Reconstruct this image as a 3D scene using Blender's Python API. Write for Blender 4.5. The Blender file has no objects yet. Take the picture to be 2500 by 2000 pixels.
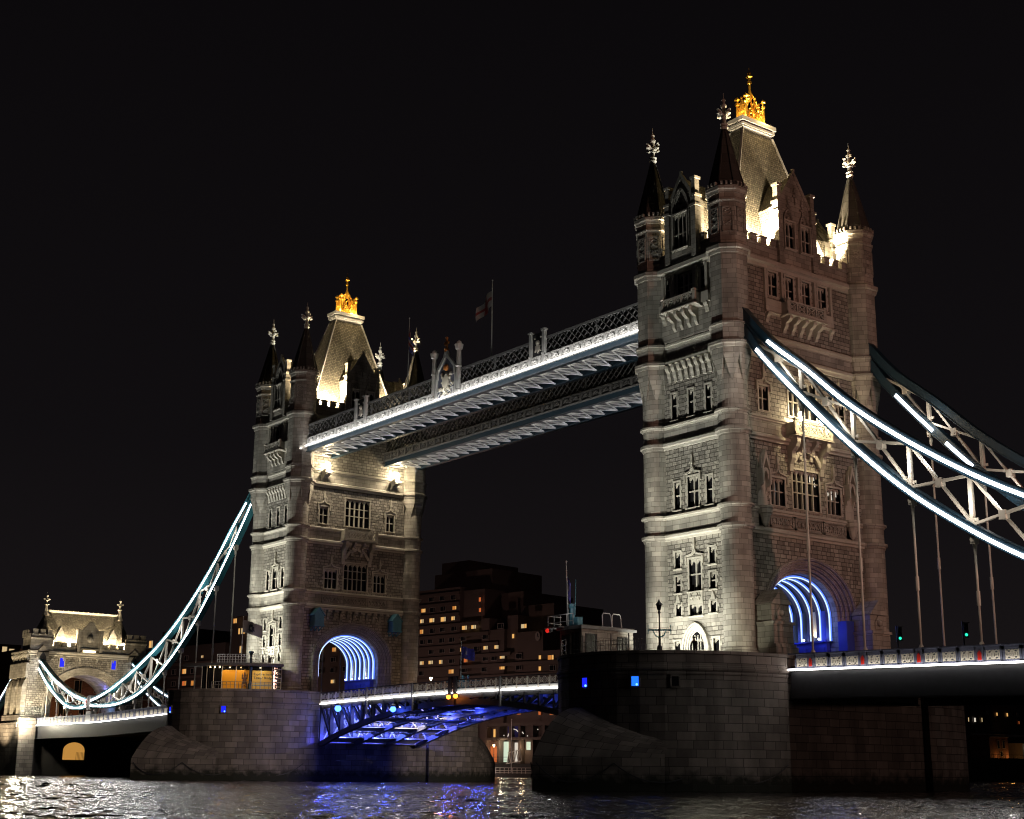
import bpy, bmesh, math, random
from mathutils import Vector, Matrix
rnd = random.Random(7)
S = bpy.context.scene
COL = S.collection
R = math.radians
# ------------------------------------------------------------------ camera
cam = bpy.data.objects.new('camera', bpy.data.cameras.new('camera')); COL.objects.link(cam)
yaw, pit, rol = 2.4928151, 0.2492381, 0.0089128
fw = Vector((math.cos(yaw)*math.cos(pit), math.sin(yaw)*math.cos(pit), math.sin(pit)))
rt = Vector((math.sin(yaw), -math.cos(yaw), 0)); up = rt.cross(fw)
r2 = math.cos(rol)*rt + math.sin(rol)*up; u2 = -math.sin(rol)*rt + math.cos(rol)*up
cam.matrix_world = Matrix(((r2.x,u2.x,-fw.x,94.047),(r2.y,u2.y,-fw.y,-102.412),(r2.z,u2.z,-fw.z,-10.2665),(0,0,0,1)))
cam.data.sensor_fit = 'HORIZONTAL'; cam.data.sensor_width = 36; cam.data.lens = 36*3464.98/2500
cam.data.clip_start = 0.5; cam.data.clip_end = 6000
S.camera = cam
# ------------------------------------------------------------------ night sky
wd = bpy.data.worlds.new('World'); S.world = wd; wd.use_nodes = True
nt = wd.node_tree; nt.nodes.clear()
wo = nt.nodes.new('ShaderNodeOutputWorld'); add = nt.nodes.new('ShaderNodeAddShader')
sky = nt.nodes.new('ShaderNodeTexSky'); sky.sky_type = 'NISHITA'; sky.sun_disc = False
sky.sun_elevation = R(-8); sky.sun_rotation = R(200)
b1 = nt.nodes.new('ShaderNodeBackground'); b1.inputs[1].default_value = 0.05
b2 = nt.nodes.new('ShaderNodeBackground'); b2.inputs[1].default_value = 1.0
tc = nt.nodes.new('ShaderNodeTexCoord'); sx = nt.nodes.new('ShaderNodeSeparateXYZ')
rp = nt.nodes.new('ShaderNodeValToRGB')                     # city glow near the horizon, fading to black overhead
rp.color_ramp.elements[0].position = 0.0; rp.color_ramp.elements[0].color = (.0100,.0080,.0085,1)
rp.color_ramp.elements[1].position = .55; rp.color_ramp.elements[1].color = (.0030,.0025,.0030,1)
e = rp.color_ramp.elements.new(.22); e.color = (.0052,.0043,.0050,1)
L = nt.links.new
L(tc.outputs['Generated'], sx.inputs[0]); L(sx.outputs['Z'], rp.inputs[0]); L(rp.outputs[0], b2.inputs[0])
L(sky.outputs[0], b1.inputs[0]); L(b1.outputs[0], add.inputs[0]); L(b2.outputs[0], add.inputs[1]); L(add.outputs[0], wo.inputs[0])
S.view_settings.view_transform = 'Standard'; S.view_settings.look = 'None'
S.view_settings.exposure = 0.0; S.view_settings.gamma = 1.0
S.cycles.max_bounces = 5; S.cycles.diffuse_bounces = 2; S.cycles.glossy_bounces = 3
S.cycles.transmission_bounces = 2; S.cycles.transparent_max_bounces = 8
S.cycles.sample_clamp_indirect = 4.0; S.cycles.caustics_reflective = False; S.cycles.caustics_refractive = False
S.cycles.filter_width = 1.1; S.cycles.use_denoising = True; S.cycles.use_light_tree = True
# ------------------------------------------------------------------ lamps (at lit things, plus unseen fill added for dim faces)
def spot(name, loc, to, power, col, ang=60, blend=.5, rad=.12):
    d = bpy.data.lights.new(name, 'SPOT'); d.energy = power; d.color = col; d.spot_size = R(ang); d.spot_blend = blend; d.shadow_soft_size = rad
    o = bpy.data.objects.new(name, d); COL.objects.link(o); o.location = loc
    o.rotation_euler = (Vector(to)-Vector(loc)).to_track_quat('-Z','Y').to_euler(); return o
def point(name, loc, power, col, rad=.12):
    d = bpy.data.lights.new(name, 'POINT'); d.energy = power; d.color = col; d.shadow_soft_size = rad
    o = bpy.data.objects.new(name, d); COL.objects.link(o); o.location = loc; return o
WHITE = (1,.97,.84); UPLIGHT = (1,.985,.85); WARM = (1,.78,.48); AMBER = (1,.52,.22); BLUE = (.06,.08,1); GOLD = (1,.68,.26); SODIUM = (1,.48,.35)
TX = (0.0, -82.3)                                            # centres of the two towers along the bridge
for X0, k, zf in ((TX[0], 1.0, -.7), (TX[1], 1.15, 3.25)):
    for sx_ in (-1.2, 1.2):                                  # uplights on the pier against the narrow face
        spot('floodlight', (X0+.4+sx_*1.8, -14.6, zf), (X0+sx_*1.6, -9.6, zf+7), 2700*k, UPLIGHT, 125, .9, .2)
    spot('floodlight', (X0, -20.6, zf), (X0, -9.6, 20), 15000*k, UPLIGHT, 58, .9, .25)
    spot('floodlight', (X0, -21.4, zf), (X0, -9.6, 35), 7000*k, (.93,.97,1), 36, .9, .25)
    spot('floodlight', (X0+9.2, -14.0, -.6 if X0 > -1 else 3.2), (X0+5.2, -9.6, 3), 620*k, (1,.97,.74), 70, .9, .15)
    spot('floodlight', (X0+9.8, 13.2, -.6), (X0+5.2, 9.6, 6), 1500*k, UPLIGHT, 90, .9, .15)
    for y_ in (-4.9, 4.9):                                   # behind the battlements, on the roof slopes
        spot('roof floodlight', (X0+4.4, y_, 39.0), (X0+2.0, y_*.8, 48), 42000, WARM, 135, .9, .2)
    for x_ in (-2.7, 2.7):
        spot('roof floodlight', (X0+x_, -8.1, 39.0), (X0+x_*.6, -5, 48), 11000, WARM, 130, .9, .2)
        spot('roof floodlight', (X0+x_, 8.1, 39.0), (X0+x_*.6, 5, 48), 11000, WARM, 130, .9, .2)
    spot('roof floodlight', (X0-4.4, 5.6, 39.0), (X0-2.4, 4.4, 48), 11000, WARM, 120, .9, .2)
    for sx_ in (-1, 1):
        for sy_ in (-1, 1):                                  # spire crosses
            spot('spire floodlight', (X0+sx_*2.2, sy_*5.6, 45.6), (X0+sx_*5.05, sy_*9.3, 52.2), 3600, WHITE, 26, .4, .1)
    point('crown lamp', (X0, 0, 56.3), 260, GOLD, .3)
    point('crown lamp', (X0+1.5, .9, 56.0), 300, GOLD, .1)
    point('crown lamp', (X0+1.5, -.9, 58.4), 260, GOLD, .1)
    point('crown lamp', (X0+.5, -2.3, 56.2), 420, GOLD, .1)
    for x_ in (-3.6, 0.0, 3.4):                              # carriageway arch
        point('arch lamp', (X0+x_, 3.6, 2.6), 36, (.12,.2,1), .15)
        point('arch lamp', (X0+x_, -3.6, 2.6), 36, (.12,.2,1), .15)
    point('arch lamp', (X0+4.9, -2.5, 3.0), 70, (.16,.12,1), .2); point('arch lamp', (X0+4.7, 2.0, 3.2), 40, (.16,.12,1), .2)
    for x_ in (-1.74, 1.81):
        spot('arch lamp', (X0+x_, 4.2, 2.1), (X0+x_, 4.6, 4.6), 240, (1,.86,.6), 80, .6, .1)
# street light from the approach road washes the landward face of the nearer tower
spot('street and fill glow', (93, -16, 11), (3, -1, 26), 50000, SODIUM, 44, .6, .5)
spot('street and fill glow', (96, -62, 7), (5, -12, -4), 220, SODIUM, 34, .8, .5)
spot('street and fill glow', (-24, 3, 5), (-77, 0, 9), 6000, (1,.60,.40), 44, .8, .5)  # added fill for the farther tower's lower face, no roadway lamp here
spot('street and fill glow', (92, 34, -5), (10, 4, -7), 11000, (1,.62,.5), 30, .8, .5)  # unseen shore spot added to lighten the pier wall under the deck
# ------------------------------------------------------------------ materials
MATS = {}
def newmat(name):
    m = bpy.data.materials.new(name); m.use_nodes = True; MATS[name] = m
    return m, m.node_tree, m.node_tree.nodes['Principled BSDF']
def setc(b, c, rough=.6, metal=0.0):
    b.inputs['Base Color'].default_value = (*c, 1); b.inputs['Roughness'].default_value = rough; b.inputs['Metallic'].default_value = metal
def plain(name, c, rough=.6, metal=0.0, var=.25, scale=1.5):
    m, t, b = newmat(name); setc(b, c, rough, metal)
    n = t.nodes.new('ShaderNodeTexNoise'); n.inputs['Scale'].default_value = scale; n.inputs['Detail'].default_value = 5
    co = t.nodes.new('ShaderNodeTexCoord'); t.links.new(co.outputs['Object'], n.inputs['Vector'])
    mx = t.nodes.new('ShaderNodeMix'); mx.data_type = 'RGBA'
    mx.inputs[6].default_value = (*[v*(1-var) for v in c], 1); mx.inputs[7].default_value = (*[min(1, v*(1+var)) for v in c], 1)
    t.links.new(n.outputs['Fac'], mx.inputs[0]); t.links.new(mx.outputs[2], b.inputs['Base Color']); return m
def brick(name, c, bw, rh, mort, msize=.018, var=.22, bump=.25, nscale=2.5, nbump=.15, rough=.85, stain=.25):
    m, t, b = newmat(name); setc(b, c, rough); N = t.nodes.new; l = t.links.new
    uv = N('ShaderNodeUVMap'); uv.uv_map = 'UVMap'
    br = N('ShaderNodeTexBrick'); br.inputs['Scale'].default_value = 1; br.inputs['Brick Width'].default_value = bw
    br.inputs['Row Height'].default_value = rh; br.inputs['Mortar Size'].default_value = msize; br.inputs['Mortar Smooth'].default_value = .3
    br.inputs['Color1'].default_value = (*[v*(1-var) for v in c], 1); br.inputs['Color2'].default_value = (*[v*(1+var) for v in c], 1)
    br.inputs['Mortar'].default_value = (*mort, 1); br.offset = .43; br.squash_frequency = 3; br.squash = .8
    wn = N('ShaderNodeTexNoise'); wn.inputs['Scale'].default_value = .9; wn.inputs['Detail'].default_value = 2
    sc = N('ShaderNodeVectorMath'); sc.operation = 'SCALE'; sc.inputs[3].default_value = .05
    ad = N('ShaderNodeVectorMath'); ad.operation = 'ADD'
    l(uv.outputs[0], wn.inputs['Vector']); l(wn.outputs['Color'], sc.inputs[0]); l(uv.outputs[0], ad.inputs[0]); l(sc.outputs[0], ad.inputs[1])
    l(ad.outputs[0], br.inputs['Vector'])
    no = N('ShaderNodeTexNoise'); no.inputs['Scale'].default_value = nscale; no.inputs['Detail'].default_value = 6; no.inputs['Roughness'].default_value = .6
    l(uv.outputs[0], no.inputs['Vector'])
    st = N('ShaderNodeTexNoise'); st.inputs['Scale'].default_value = .35; st.inputs['Detail'].default_value = 4
    mp = N('ShaderNodeMapping'); mp.inputs['Scale'].default_value = (1.6,.5,1); l(uv.outputs[0], mp.inputs[0]); l(mp.outputs[0], st.inputs['Vector'])
    rm = N('ShaderNodeMapRange'); rm.inputs[1].default_value = .3; rm.inputs[2].default_value = .7; rm.inputs[3].default_value = 1-stain; rm.inputs[4].default_value = 1+stain*.4
    l(st.outputs['Fac'], rm.inputs[0])
    mu = N('ShaderNodeVectorMath'); mu.operation = 'SCALE'; l(br.outputs['Color'], mu.inputs[0]); l(rm.outputs[0], mu.inputs[3])
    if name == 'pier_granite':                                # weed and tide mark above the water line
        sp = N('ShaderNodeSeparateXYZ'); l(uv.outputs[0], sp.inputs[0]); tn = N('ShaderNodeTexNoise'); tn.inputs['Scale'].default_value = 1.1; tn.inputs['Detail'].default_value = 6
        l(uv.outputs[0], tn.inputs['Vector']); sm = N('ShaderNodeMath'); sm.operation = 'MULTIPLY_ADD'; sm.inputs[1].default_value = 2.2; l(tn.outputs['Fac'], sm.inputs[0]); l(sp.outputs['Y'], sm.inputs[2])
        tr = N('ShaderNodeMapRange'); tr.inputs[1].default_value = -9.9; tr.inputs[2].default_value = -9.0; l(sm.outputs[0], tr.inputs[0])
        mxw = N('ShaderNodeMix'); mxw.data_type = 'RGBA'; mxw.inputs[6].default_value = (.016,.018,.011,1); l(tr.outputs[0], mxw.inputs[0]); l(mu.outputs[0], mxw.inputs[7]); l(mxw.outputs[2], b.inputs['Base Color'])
    else: l(mu.outputs[0], b.inputs['Base Color'])
    b1_ = N('ShaderNodeBump'); b1_.inputs['Strength'].default_value = 1; b1_.inputs['Distance'].default_value = nbump
    b2_ = N('ShaderNodeBump'); b2_.inputs['Strength'].default_value = 1; b2_.inputs['Distance'].default_value = bump; b2_.invert = True
    l(no.outputs['Fac'], b1_.inputs['Height']); l(br.outputs['Fac'], b2_.inputs['Height']); l(b1_.outputs[0], b2_.inputs['Normal']); l(b2_.outputs[0], b.inputs['Normal'])
    return m
def emis(name, c, s):
    m, t, b = newmat(name); setc(b, (0,0,0)); b.inputs['Emission Color'].default_value = (*c,1); b.inputs['Emission Strength'].default_value = s
    return m
brick('ashlar', (.42,.395,.345), 1.15, .48, (.17,.155,.13), .018, .24, .016, 6, .014, stain=.42)
brick('rock_stone', (.37,.345,.30), .78, .40, (.10,.09,.075), .035, .32, .07, 3.2, .16)
brick('dressed_stone', (.56,.53,.46), 1.6, .7, (.3,.28,.24), .008, .08, .004, 6, .006, stain=.15)
brick('pier_granite', (.20,.175,.155), 1.6, .70, (.06,.05,.045), .03, .28, .03, 5, .02, stain=.45)
brick('slate', (.24,.22,.17), .28, .26, (.04,.037,.03), .03, .35, .03, 4, .02, stain=.35)
brick('lead_spire', (.085,.082,.075), 3.0, .95, (.04,.04,.035), .03, .25, .03, 4, .03)
brick('red_brick', (.16,.075,.055), .45, .15, (.1,.08,.07), .012, .25, .01, 6, .01)
plain('lead', (.30,.30,.30), .55, 0, .25, 3)
plain('gold', (.95,.55,.10), .32, .85, .12, 4)
plain('gold_dull', (.55,.22,.06), .4, .6, .2, 4)
plain('white_iron', (.62,.62,.60), .5, 0, .12, 1)
plain('cream_iron', (.60,.56,.48), .5, 0, .12, 1)
plain('grey_iron', (.20,.20,.20), .55, 0, .2, 2)
plain('teal_iron', (.03,.15,.19), .4, 0, .2, 1)
plain('blue_iron', (.012,.036,.060), .4, 0, .2, 1)
plain('sky_blue_iron', (.10,.30,.40), .45, 0, .15, 1.5)
plain('slate_blue_iron', (.13,.14,.20), .45, 0, .15, 2)
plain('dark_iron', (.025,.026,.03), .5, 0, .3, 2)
plain('blue_paint', (.05,.08,.50), .5, 0, .15, .7)
plain('red_paint', (.65,.03,.02), .4)
plain('asphalt', (.05,.05,.05), .9)
plain('dark_wall', (.045,.040,.037), .9, 0, .3, .4)
plain('hotel_concrete', (.125,.095,.085), .9, 0, .2, .15)
plain('hotel_dark', (.06,.052,.05), .9, 0, .2, .1)
plain('frame_grey', (.30,.27,.25), .7)
plain('skin', (.45,.30,.24), .6); plain('cloth_dark', (.03,.03,.035), .9); plain('cloth_red', (.5,.03,.04), .8)
plain('flag_white', (.34,.32,.31), .8); plain('flag_red', (.22,.03,.03), .8); plain('flag_blue', (.05,.05,.28), .8); plain('ink', (.03,.03,.06), .7)
plain('poster_orange', (.90,.42,.03), .5, 0, .1, .4); plain('poster_yellow', (.88,.55,.10), .5, 0, .05, .5); plain('poster_blue', (.35,.55,.62), .5)
m, t, b = newmat('dark_glass'); setc(b, (.012,.012,.014), .08); b.inputs['Specular IOR Level'].default_value = .6
emis('led_white', (1,.96,.91), 16.0); emis('led_deck', (1,.95,.90), 11.0); emis('led_cool', (.85,.92,1), 4.0); emis('led_violet', (.35,.35,1), .35)
emis('rib_glow_blue', (.10,.22,1), 1.3); emis('rib_glow_ice', (.50,.68,1), 1.8); emis('lamp_hot', (1,.82,.52), 90); emis('lamp_blue', (.04,.12,1), 9); emis('lamp_amber', (1,.25,.02), 7)
emis('win_blue', (.012,.02,1), 1.1); emis('win_cyan', (.015,.16,1), 1.5); emis('signal_green', (.02,.8,.45), 1.6); emis('signal_red', (1,.03,.02), .7)
emis('win_orange', (1,.36,.07), .55); emis('win_amber', (1,.52,.15), .85); emis('win_pale', (1,.74,.38), .6); emis('win_red', (1,.22,.05), .55)
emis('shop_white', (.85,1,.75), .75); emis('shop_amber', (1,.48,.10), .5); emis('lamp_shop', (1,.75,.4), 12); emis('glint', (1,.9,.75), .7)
# river: dark, choppy, glossy
m, t, b = newmat('river_water'); setc(b, (.008,.009,.008), .035); b.inputs['IOR'].default_value = 1.33
co = t.nodes.new('ShaderNodeTexCoord')
def wnoise(sx_, sy_, sc_, rot, det):
    mp = t.nodes.new('ShaderNodeMapping'); mp.inputs['Scale'].default_value = (sx_, sy_, 1); mp.inputs['Rotation'].default_value = (0,0,rot)
    n = t.nodes.new('ShaderNodeTexNoise'); n.inputs['Scale'].default_value = sc_; n.inputs['Detail'].default_value = det; n.inputs['Roughness'].default_value = .55
    t.links.new(co.outputs['Object'], mp.inputs[0]); t.links.new(mp.outputs[0], n.inputs['Vector']); return n
n1 = wnoise(.2,1,3.0,.648,3); n2 = wnoise(1,1,9.0,.3,1)
bm1 = t.nodes.new('ShaderNodeBump'); bm1.inputs['Distance'].default_value = .11; bm1.inputs['Strength'].default_value = 1
bm2 = t.nodes.new('ShaderNodeBump'); bm2.inputs['Distance'].default_value = .012
t.links.new(n1.outputs['Fac'], bm1.inputs['Height']); t.links.new(n2.outputs['Fac'], bm2.inputs['Height']); t.links.new(bm1.outputs[0], bm2.inputs['Normal']); t.links.new(bm2.outputs[0], b.inputs['Normal'])
# ------------------------------------------------------------------ mesh builder
class MB:
    """collects faces; a frame (origin, u, n) turns facade coordinates (u, d, z) into world ones"""
    def __init__(s, O=(0,0,0), U=(1,0,0), N=(0,-1,0)):
        s.v = []; s.f = []; s.uv = {}; s.mi = {}; s.frame(O, U, N)
    def frame(s, O, U, N):
        s.O = Vector(O); s.U = Vector(U); s.N = Vector(N); return s
    def p(s, u, d, z):
        return s.O + s.U*u + s.N*d + Vector((0,0,z))
    def add(s, pts, faces, uvs=None, raw=False, mi=0):
        b = len(s.v)
        for q in pts: s.v.append(tuple(Vector(q)) if raw else tuple(s.p(*q)))
        for i, f in enumerate(faces):
            if uvs: s.uv[len(s.f)] = uvs[i]
            if mi: s.mi[len(s.f)] = mi
            s.f.append(tuple(b+k for k in f))
    def box(s, u0, u1, d0, d1, z0, z1, raw=False, mi=0):
        s.add([(u0,d0,z0),(u1,d0,z0),(u1,d1,z0),(u0,d1,z0),(u0,d0,z1),(u1,d0,z1),(u1,d1,z1),(u0,d1,z1)],
              [(0,3,2,1),(4,5,6,7),(0,1,5,4),(1,2,6,5),(2,3,7,6),(3,0,4,7)], raw=raw, mi=mi)
    def prism_d(s, poly, d0, d1, mi=0):                      # polygon in (u, z), thickness along d
        n = len(poly); s.add([(a,d0,c) for a,c in poly]+[(a,d1,c) for a,c in poly],
              [tuple(range(n)), tuple(range(2*n-1, n-1, -1))]+[(i,(i+1)%n,n+(i+1)%n,n+i) for i in range(n)], mi=mi)
    def prism_u(s, poly, u0, u1):                            # polygon in (d, z), along u
        n = len(poly); s.add([(u0,a,c) for a,c in poly]+[(u1,a,c) for a,c in poly],
              [tuple(range(n)), tuple(range(2*n-1, n-1, -1))]+[(i,(i+1)%n,n+(i+1)%n,n+i) for i in range(n)])
    def prism_z(s, poly, z0, z1):                            # polygon in (u, d)
        n = len(poly); s.add([(a,c,z0) for a,c in poly]+[(a,c,z1) for a,c in poly],
              [tuple(range(n)), tuple(range(2*n-1, n-1, -1))]+[(i,(i+1)%n,n+(i+1)%n,n+i) for i in range(n)])
    def bar(s, p, q, w, h=None, raw=False, mi=0):            # rectangular bar between two points
        p = Vector(p) if raw else s.p(*p); q = Vector(q) if raw else s.p(*q); h = h or w
        a = (q-p); 
        if a.length < 1e-6: return
        a.normalize(); x = a.cross(Vector((0,0,1)))
        if x.length < .05: x = Vector((1,0,0)).cross(a)
        x.normalize(); y = x.cross(a); c = []
        for e in (p, q):
            for i, j in ((-1,-1),(1,-1),(1,1),(-1,1)): c.append(e + x*(i*w/2) + y*(j*h/2))
        s.add(c, [(0,1,2,3),(7,6,5,4),(0,4,5,1),(1,5,6,2),(2,6,7,3),(3,7,4,0)], raw=True, mi=mi)
    def tube(s, pts, r, n=8, raw=False, cap=True):
        P = [Vector(q) if raw else s.p(*q) for q in pts]; rings = []; b = len(s.v)
        rr = r if isinstance(r, (list, tuple)) else [r]*len(P)
        for i, q in enumerate(P):
            a = (P[min(i+1, len(P)-1)]-P[max(i-1, 0)]).normalized(); x = a.cross(Vector((0,0,1)))
            if x.length < .05: x = a.cross(Vector((1,0,0)))
            x.normalize(); y = a.cross(x)
            for k in range(n):
                t_ = 2*math.pi*k/n; s.v.append(tuple(q + x*(rr[i]*math.cos(t_)) + y*(rr[i]*math.sin(t_))))
        for i in range(len(P)-1):
            for k in range(n): s.f.append((b+i*n+k, b+i*n+(k+1)%n, b+(i+1)*n+(k+1)%n, b+(i+1)*n+k))
        if cap: s.f.append(tuple(b+k for k in range(n))); s.f.append(tuple(b+(len(P)-1)*n+k for k in reversed(range(n))))
    def lathe(s, c, prof, n=24, ph=0.0, raw=True, mi=0):     # profile (r, z) about a vertical axis
        c = Vector((c[0], c[1], 0)) if raw else s.p(c[0], c[1], 0); b = len(s.v)
        for r_, z_ in prof:
            for k in range(n):
                t_ = 2*math.pi*(k+ph)/n; s.v.append((c.x+r_*math.cos(t_), c.y+r_*math.sin(t_), z_))
        rm_ = max(r_ for r_, _ in prof)
        for i in range(len(prof)-1):
            for k in range(n):
                a0 = 2*math.pi*k/n*rm_; a1 = 2*math.pi*(k+1)/n*rm_; zz = (prof[i][1], prof[i+1][1])
                s.uv[len(s.f)] = ((a0,zz[0]),(a1,zz[0]),(a1,zz[1]),(a0,zz[1]))
                if mi: s.mi[len(s.f)] = mi
                s.f.append((b+i*n+k, b+i*n+(k+1)%n, b+(i+1)*n+(k+1)%n, b+(i+1)*n+k))
        s.f.append(tuple(b+k for k in reversed(range(n)))); s.f.append(tuple(b+(len(prof)-1)*n+k for k in range(n)))
    def ball(s, c, r, n=10, raw=True):
        s.lathe((c[0], c[1]), [(max(.001, r*math.sin(math.pi*i/6)), c[2]-r*math.cos(math.pi*i/6)) for i in range(7)], n, raw=raw)
    def build(s, name, mat, parent=None, smooth=False):
        off = wloc(parent); me = bpy.data.meshes.new(name)
        me.from_pydata([(a-off[0], b_-off[1], c-off[2]) for a, b_, c in s.v], [], s.f)
        bm = bmesh.new(); bm.from_mesh(me); bm.faces.ensure_lookup_table()
        bmesh.ops.recalc_face_normals(bm, faces=bm.faces); bm.to_mesh(me); bm.free()
        uvl = me.uv_layers.new(name='UVMap').data
        for pl in me.polygons:
            ex = s.uv.get(pl.index); n = pl.normal
            if ex and len(ex) == pl.loop_total:
                vs = s.f[pl.index]; m_ = dict(zip(vs, ex))
                for li in pl.loop_indices: uvl[li].uv = m_[me.loops[li].vertex_index]
            else:
                if abs(n.z) > .75: tx, ty = Vector((1,0,0)), Vector((0,1,0))
                else:
                    tx = Vector((-n.y, n.x, 0)).normalized(); ty = Vector((0,0,1)) if abs(n.z) < .3 else n.cross(tx).normalized()
                for li in pl.loop_indices:
                    co_ = me.vertices[me.loops[li].vertex_index].co; uvl[li].uv = (tx.dot(co_), ty.dot(co_))
        mats = mat if isinstance(mat, (list, tuple)) else [mat]
        for k in mats: me.materials.append(MATS[k])
        if s.mi:
            for i_, k in s.mi.items(): me.polygons[i_].material_index = k
        if smooth:
            for pl in me.polygons: pl.use_smooth = True
        o = bpy.data.objects.new(name, me); COL.objects.link(o)
        if parent: o.parent = parent
        return o
def wloc(o):
    v = Vector((0,0,0))
    while o: v += o.location; o = o.parent
    return v
def thing(name, label, cat, loc=(0,0,0), group=None):
    o = bpy.data.objects.new(name, None); COL.objects.link(o); o.location = loc; o.empty_display_size = .5
    return tag(o, label, cat, group)
def tag(o, label, cat, group=None):
    o['label'] = label; o['category'] = cat
    if group: o['group'] = group
    return o
def struct(o, kind='structure'):
    o['kind'] = kind; return o
# facade helpers -----------------------------------------------------------
def wall(mb, u0, u1, z0, z1, holes, d=0.0, rev=.45):
    us = sorted({u0, u1, *[h[0] for h in holes], *[h[1] for h in holes]}); zs = sorted({z0, z1, *[h[2] for h in holes], *[h[3] for h in holes]})
    for i in range(len(us)-1):
        for j in range(len(zs)-1):
            cu, cz = (us[i]+us[i+1])/2, (zs[j]+zs[j+1])/2
            if any(h[0] < cu < h[1] and h[2] < cz < h[3] for h in holes): continue
            mb.add([(us[i],d,zs[j]),(us[i+1],d,zs[j]),(us[i+1],d,zs[j+1]),(us[i],d,zs[j+1])], [(0,1,2,3)])
    for a, b_, c, e_ in holes:
        for q in (((a,c),(b_,c)),((b_,c),(b_,e_)),((b_,e_),(a,e_)),((a,e_),(a,c))):
            mb.add([(q[0][0],d,q[0][1]),(q[1][0],d,q[1][1]),(q[1][0],d-rev,q[1][1]),(q[0][0],d-rev,q[0][1])], [(0,1,2,3)])
def course(mb, u0, u1, z0, z1, pr, d=0.0):                   # a string course with a weathered top
    h = z1-z0
    mb.prism_u([(d-.1,z0),(d+pr*.35,z0),(d+pr*.45,z0+h*.3),(d+pr,z0+h*.42),(d+pr,z0+h*.78),(d+pr*.25,z1),(d-.1,z1)], u0, u1)
def parch(u0, u1, zs, zt, n=6):                               # pointed arch, left spring to right spring
    c = (u0+u1)/2; w = (u1-u0)/2; h = zt-zs; out = []
    for i in range(-n, n+1):
        t_ = i/n; out.append((c+w*t_, zs+h*(1-abs(t_)**1.7)**.62 if abs(t_) < 1 else zs))
    return out
def window(F, par, u0, u1, z0, z1, lights=1, trans=(.55,), d=0.0, dress=.2, tracery=True, hood=False, pane='dark_glass', stone='dressed_stone', quoin=True):
    mb = MB(*F); w = (u1-u0)/lights; hh = min(.5*w+.15, .35*(z1-z0))
    t_ = dress
    mb.box(u0-t_, u0, d-.3, d+.07, z0-.02, z1); mb.box(u1, u1+t_, d-.3, d+.07, z0-.02, z1)
    mb.box(u0-t_-.03, u1+t_+.03, d-.3, d+.10, z1, z1+t_)
    course(mb, u0-t_-.08, u1+t_+.08, z0-.22, z0-.02, .2, d)
    if quoin:
        k = 0; z = z0+.15
        while z < z1-.3:
            q = .16 if k % 2 else .0
            if q: mb.box(u0-t_-q, u0-t_, d-.1, d+.055, z, z+.34); mb.box(u1+t_, u1+t_+q, d-.1, d+.055, z, z+.34)
            z += .34; k += 1
    m_ = .075 if lights > 1 else 0
    for i in range(1, lights): mb.box(u0+i*w-m_, u0+i*w+m_, d-.32, d-.10, z0, z1)
    for f in trans:
        zt_ = z0+(z1-z0)*f; mb.box(u0, u1, d-.325, d-.13, zt_-.055, zt_+.055)
    for i in range(lights):
        a, b_ = u0+i*w+m_, u0+(i+1)*w-m_
        ar = parch(a, b_, z1-hh, z1-.10, 4); half = len(ar)//2
        mb.prism_d([(a, z1)]+[q for q in ar[:half+1]]+[(ar[half][0], z1)], d-.30, d-.14)
        mb.prism_d([(ar[half][0], z1)]+[q for q in ar[half:]]+[(b_, z1)], d-.30, d-.14)
        if tracery and hh > .3:
            mb.bar(((a+b_)/2, d-.22, z1-hh*.2), (a+.03, d-.22, z1-hh*.85), .05); mb.bar(((a+b_)/2, d-.22, z1-hh*.2), (b_-.03, d-.22, z1-hh*.85), .05)
    if hood:
        c = (u0+u1)/2
        mb.box(u0-t_-.22, u0-t_-.05, d, d+.2, z1-.5, z1+t_+.12); mb.box(u1+t_+.05, u1+t_+.22, d, d+.2, z1-.5, z1+t_+.12)
        q = [(u0-t_-.22, z1+t_+.1),(c-.25, z1+t_+.32),(c, z1+t_+.75),(c+.25, z1+t_+.32),(u1+t_+.22, z1+t_+.1)]
        for i in range(4): mb.bar((q[i][0], d+.1, q[i][1]), (q[i+1][0], d+.1, q[i+1][1]), .2, .16)
        mb.box(c-.12, c+.12, d, d+.22, z1+t_+.7, z1+t_+1.5); mb.box(c-.2, c+.2, d, d+.3, z1+t_+1.0, z1+t_+1.2)
        mb.prism_d([(c-.13, z1+t_+1.5),(c+.13, z1+t_+1.5),(c, z1+t_+2.1)], d, d+.2)
    o = mb.build('window', stone, par)
    g = MB(*F); g.add([(u0,d-.28,z0),(u1,d-.28,z0),(u1,d-.28,z1),(u0,d-.28,z1)], [(0,1,2,3)])
    lead_ = MB(*F)
    g.build('pane', pane, o)
    return o
def archpts(w, h, zs, n=20, zb=-1.0, ex=2.0):                 # low four-centred arch with its jambs
    pts = [(-w, zb)]
    for i in range(n+1):
        a = math.pi*(1-i/n); pts.append((w*math.cos(a), zs+h*abs(math.sin(a))**(2/ex)))
    return pts+[(w, zb)]
def archband(mb, P0, P1, d0, d1):                              # solid band between two arch outlines
    n = len(P0)
    for i in range(n-1):
        a, b_, c, e_ = P0[i], P0[i+1], P1[i+1], P1[i]
        mb.add([(a[0],d1,a[1]),(b_[0],d1,b_[1]),(c[0],d1,c[1]),(e_[0],d1,e_[1])], [(0,1,2,3)])
        mb.add([(e_[0],d0,e_[1]),(c[0],d0,c[1]),(c[0],d1,c[1]),(e_[0],d1,e_[1])], [(0,1,2,3)])
        mb.add([(a[0],d0,a[1]),(b_[0],d0,b_[1]),(b_[0],d1,b_[1]),(a[0],d1,a[1])], [(0,1,2,3)])
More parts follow.
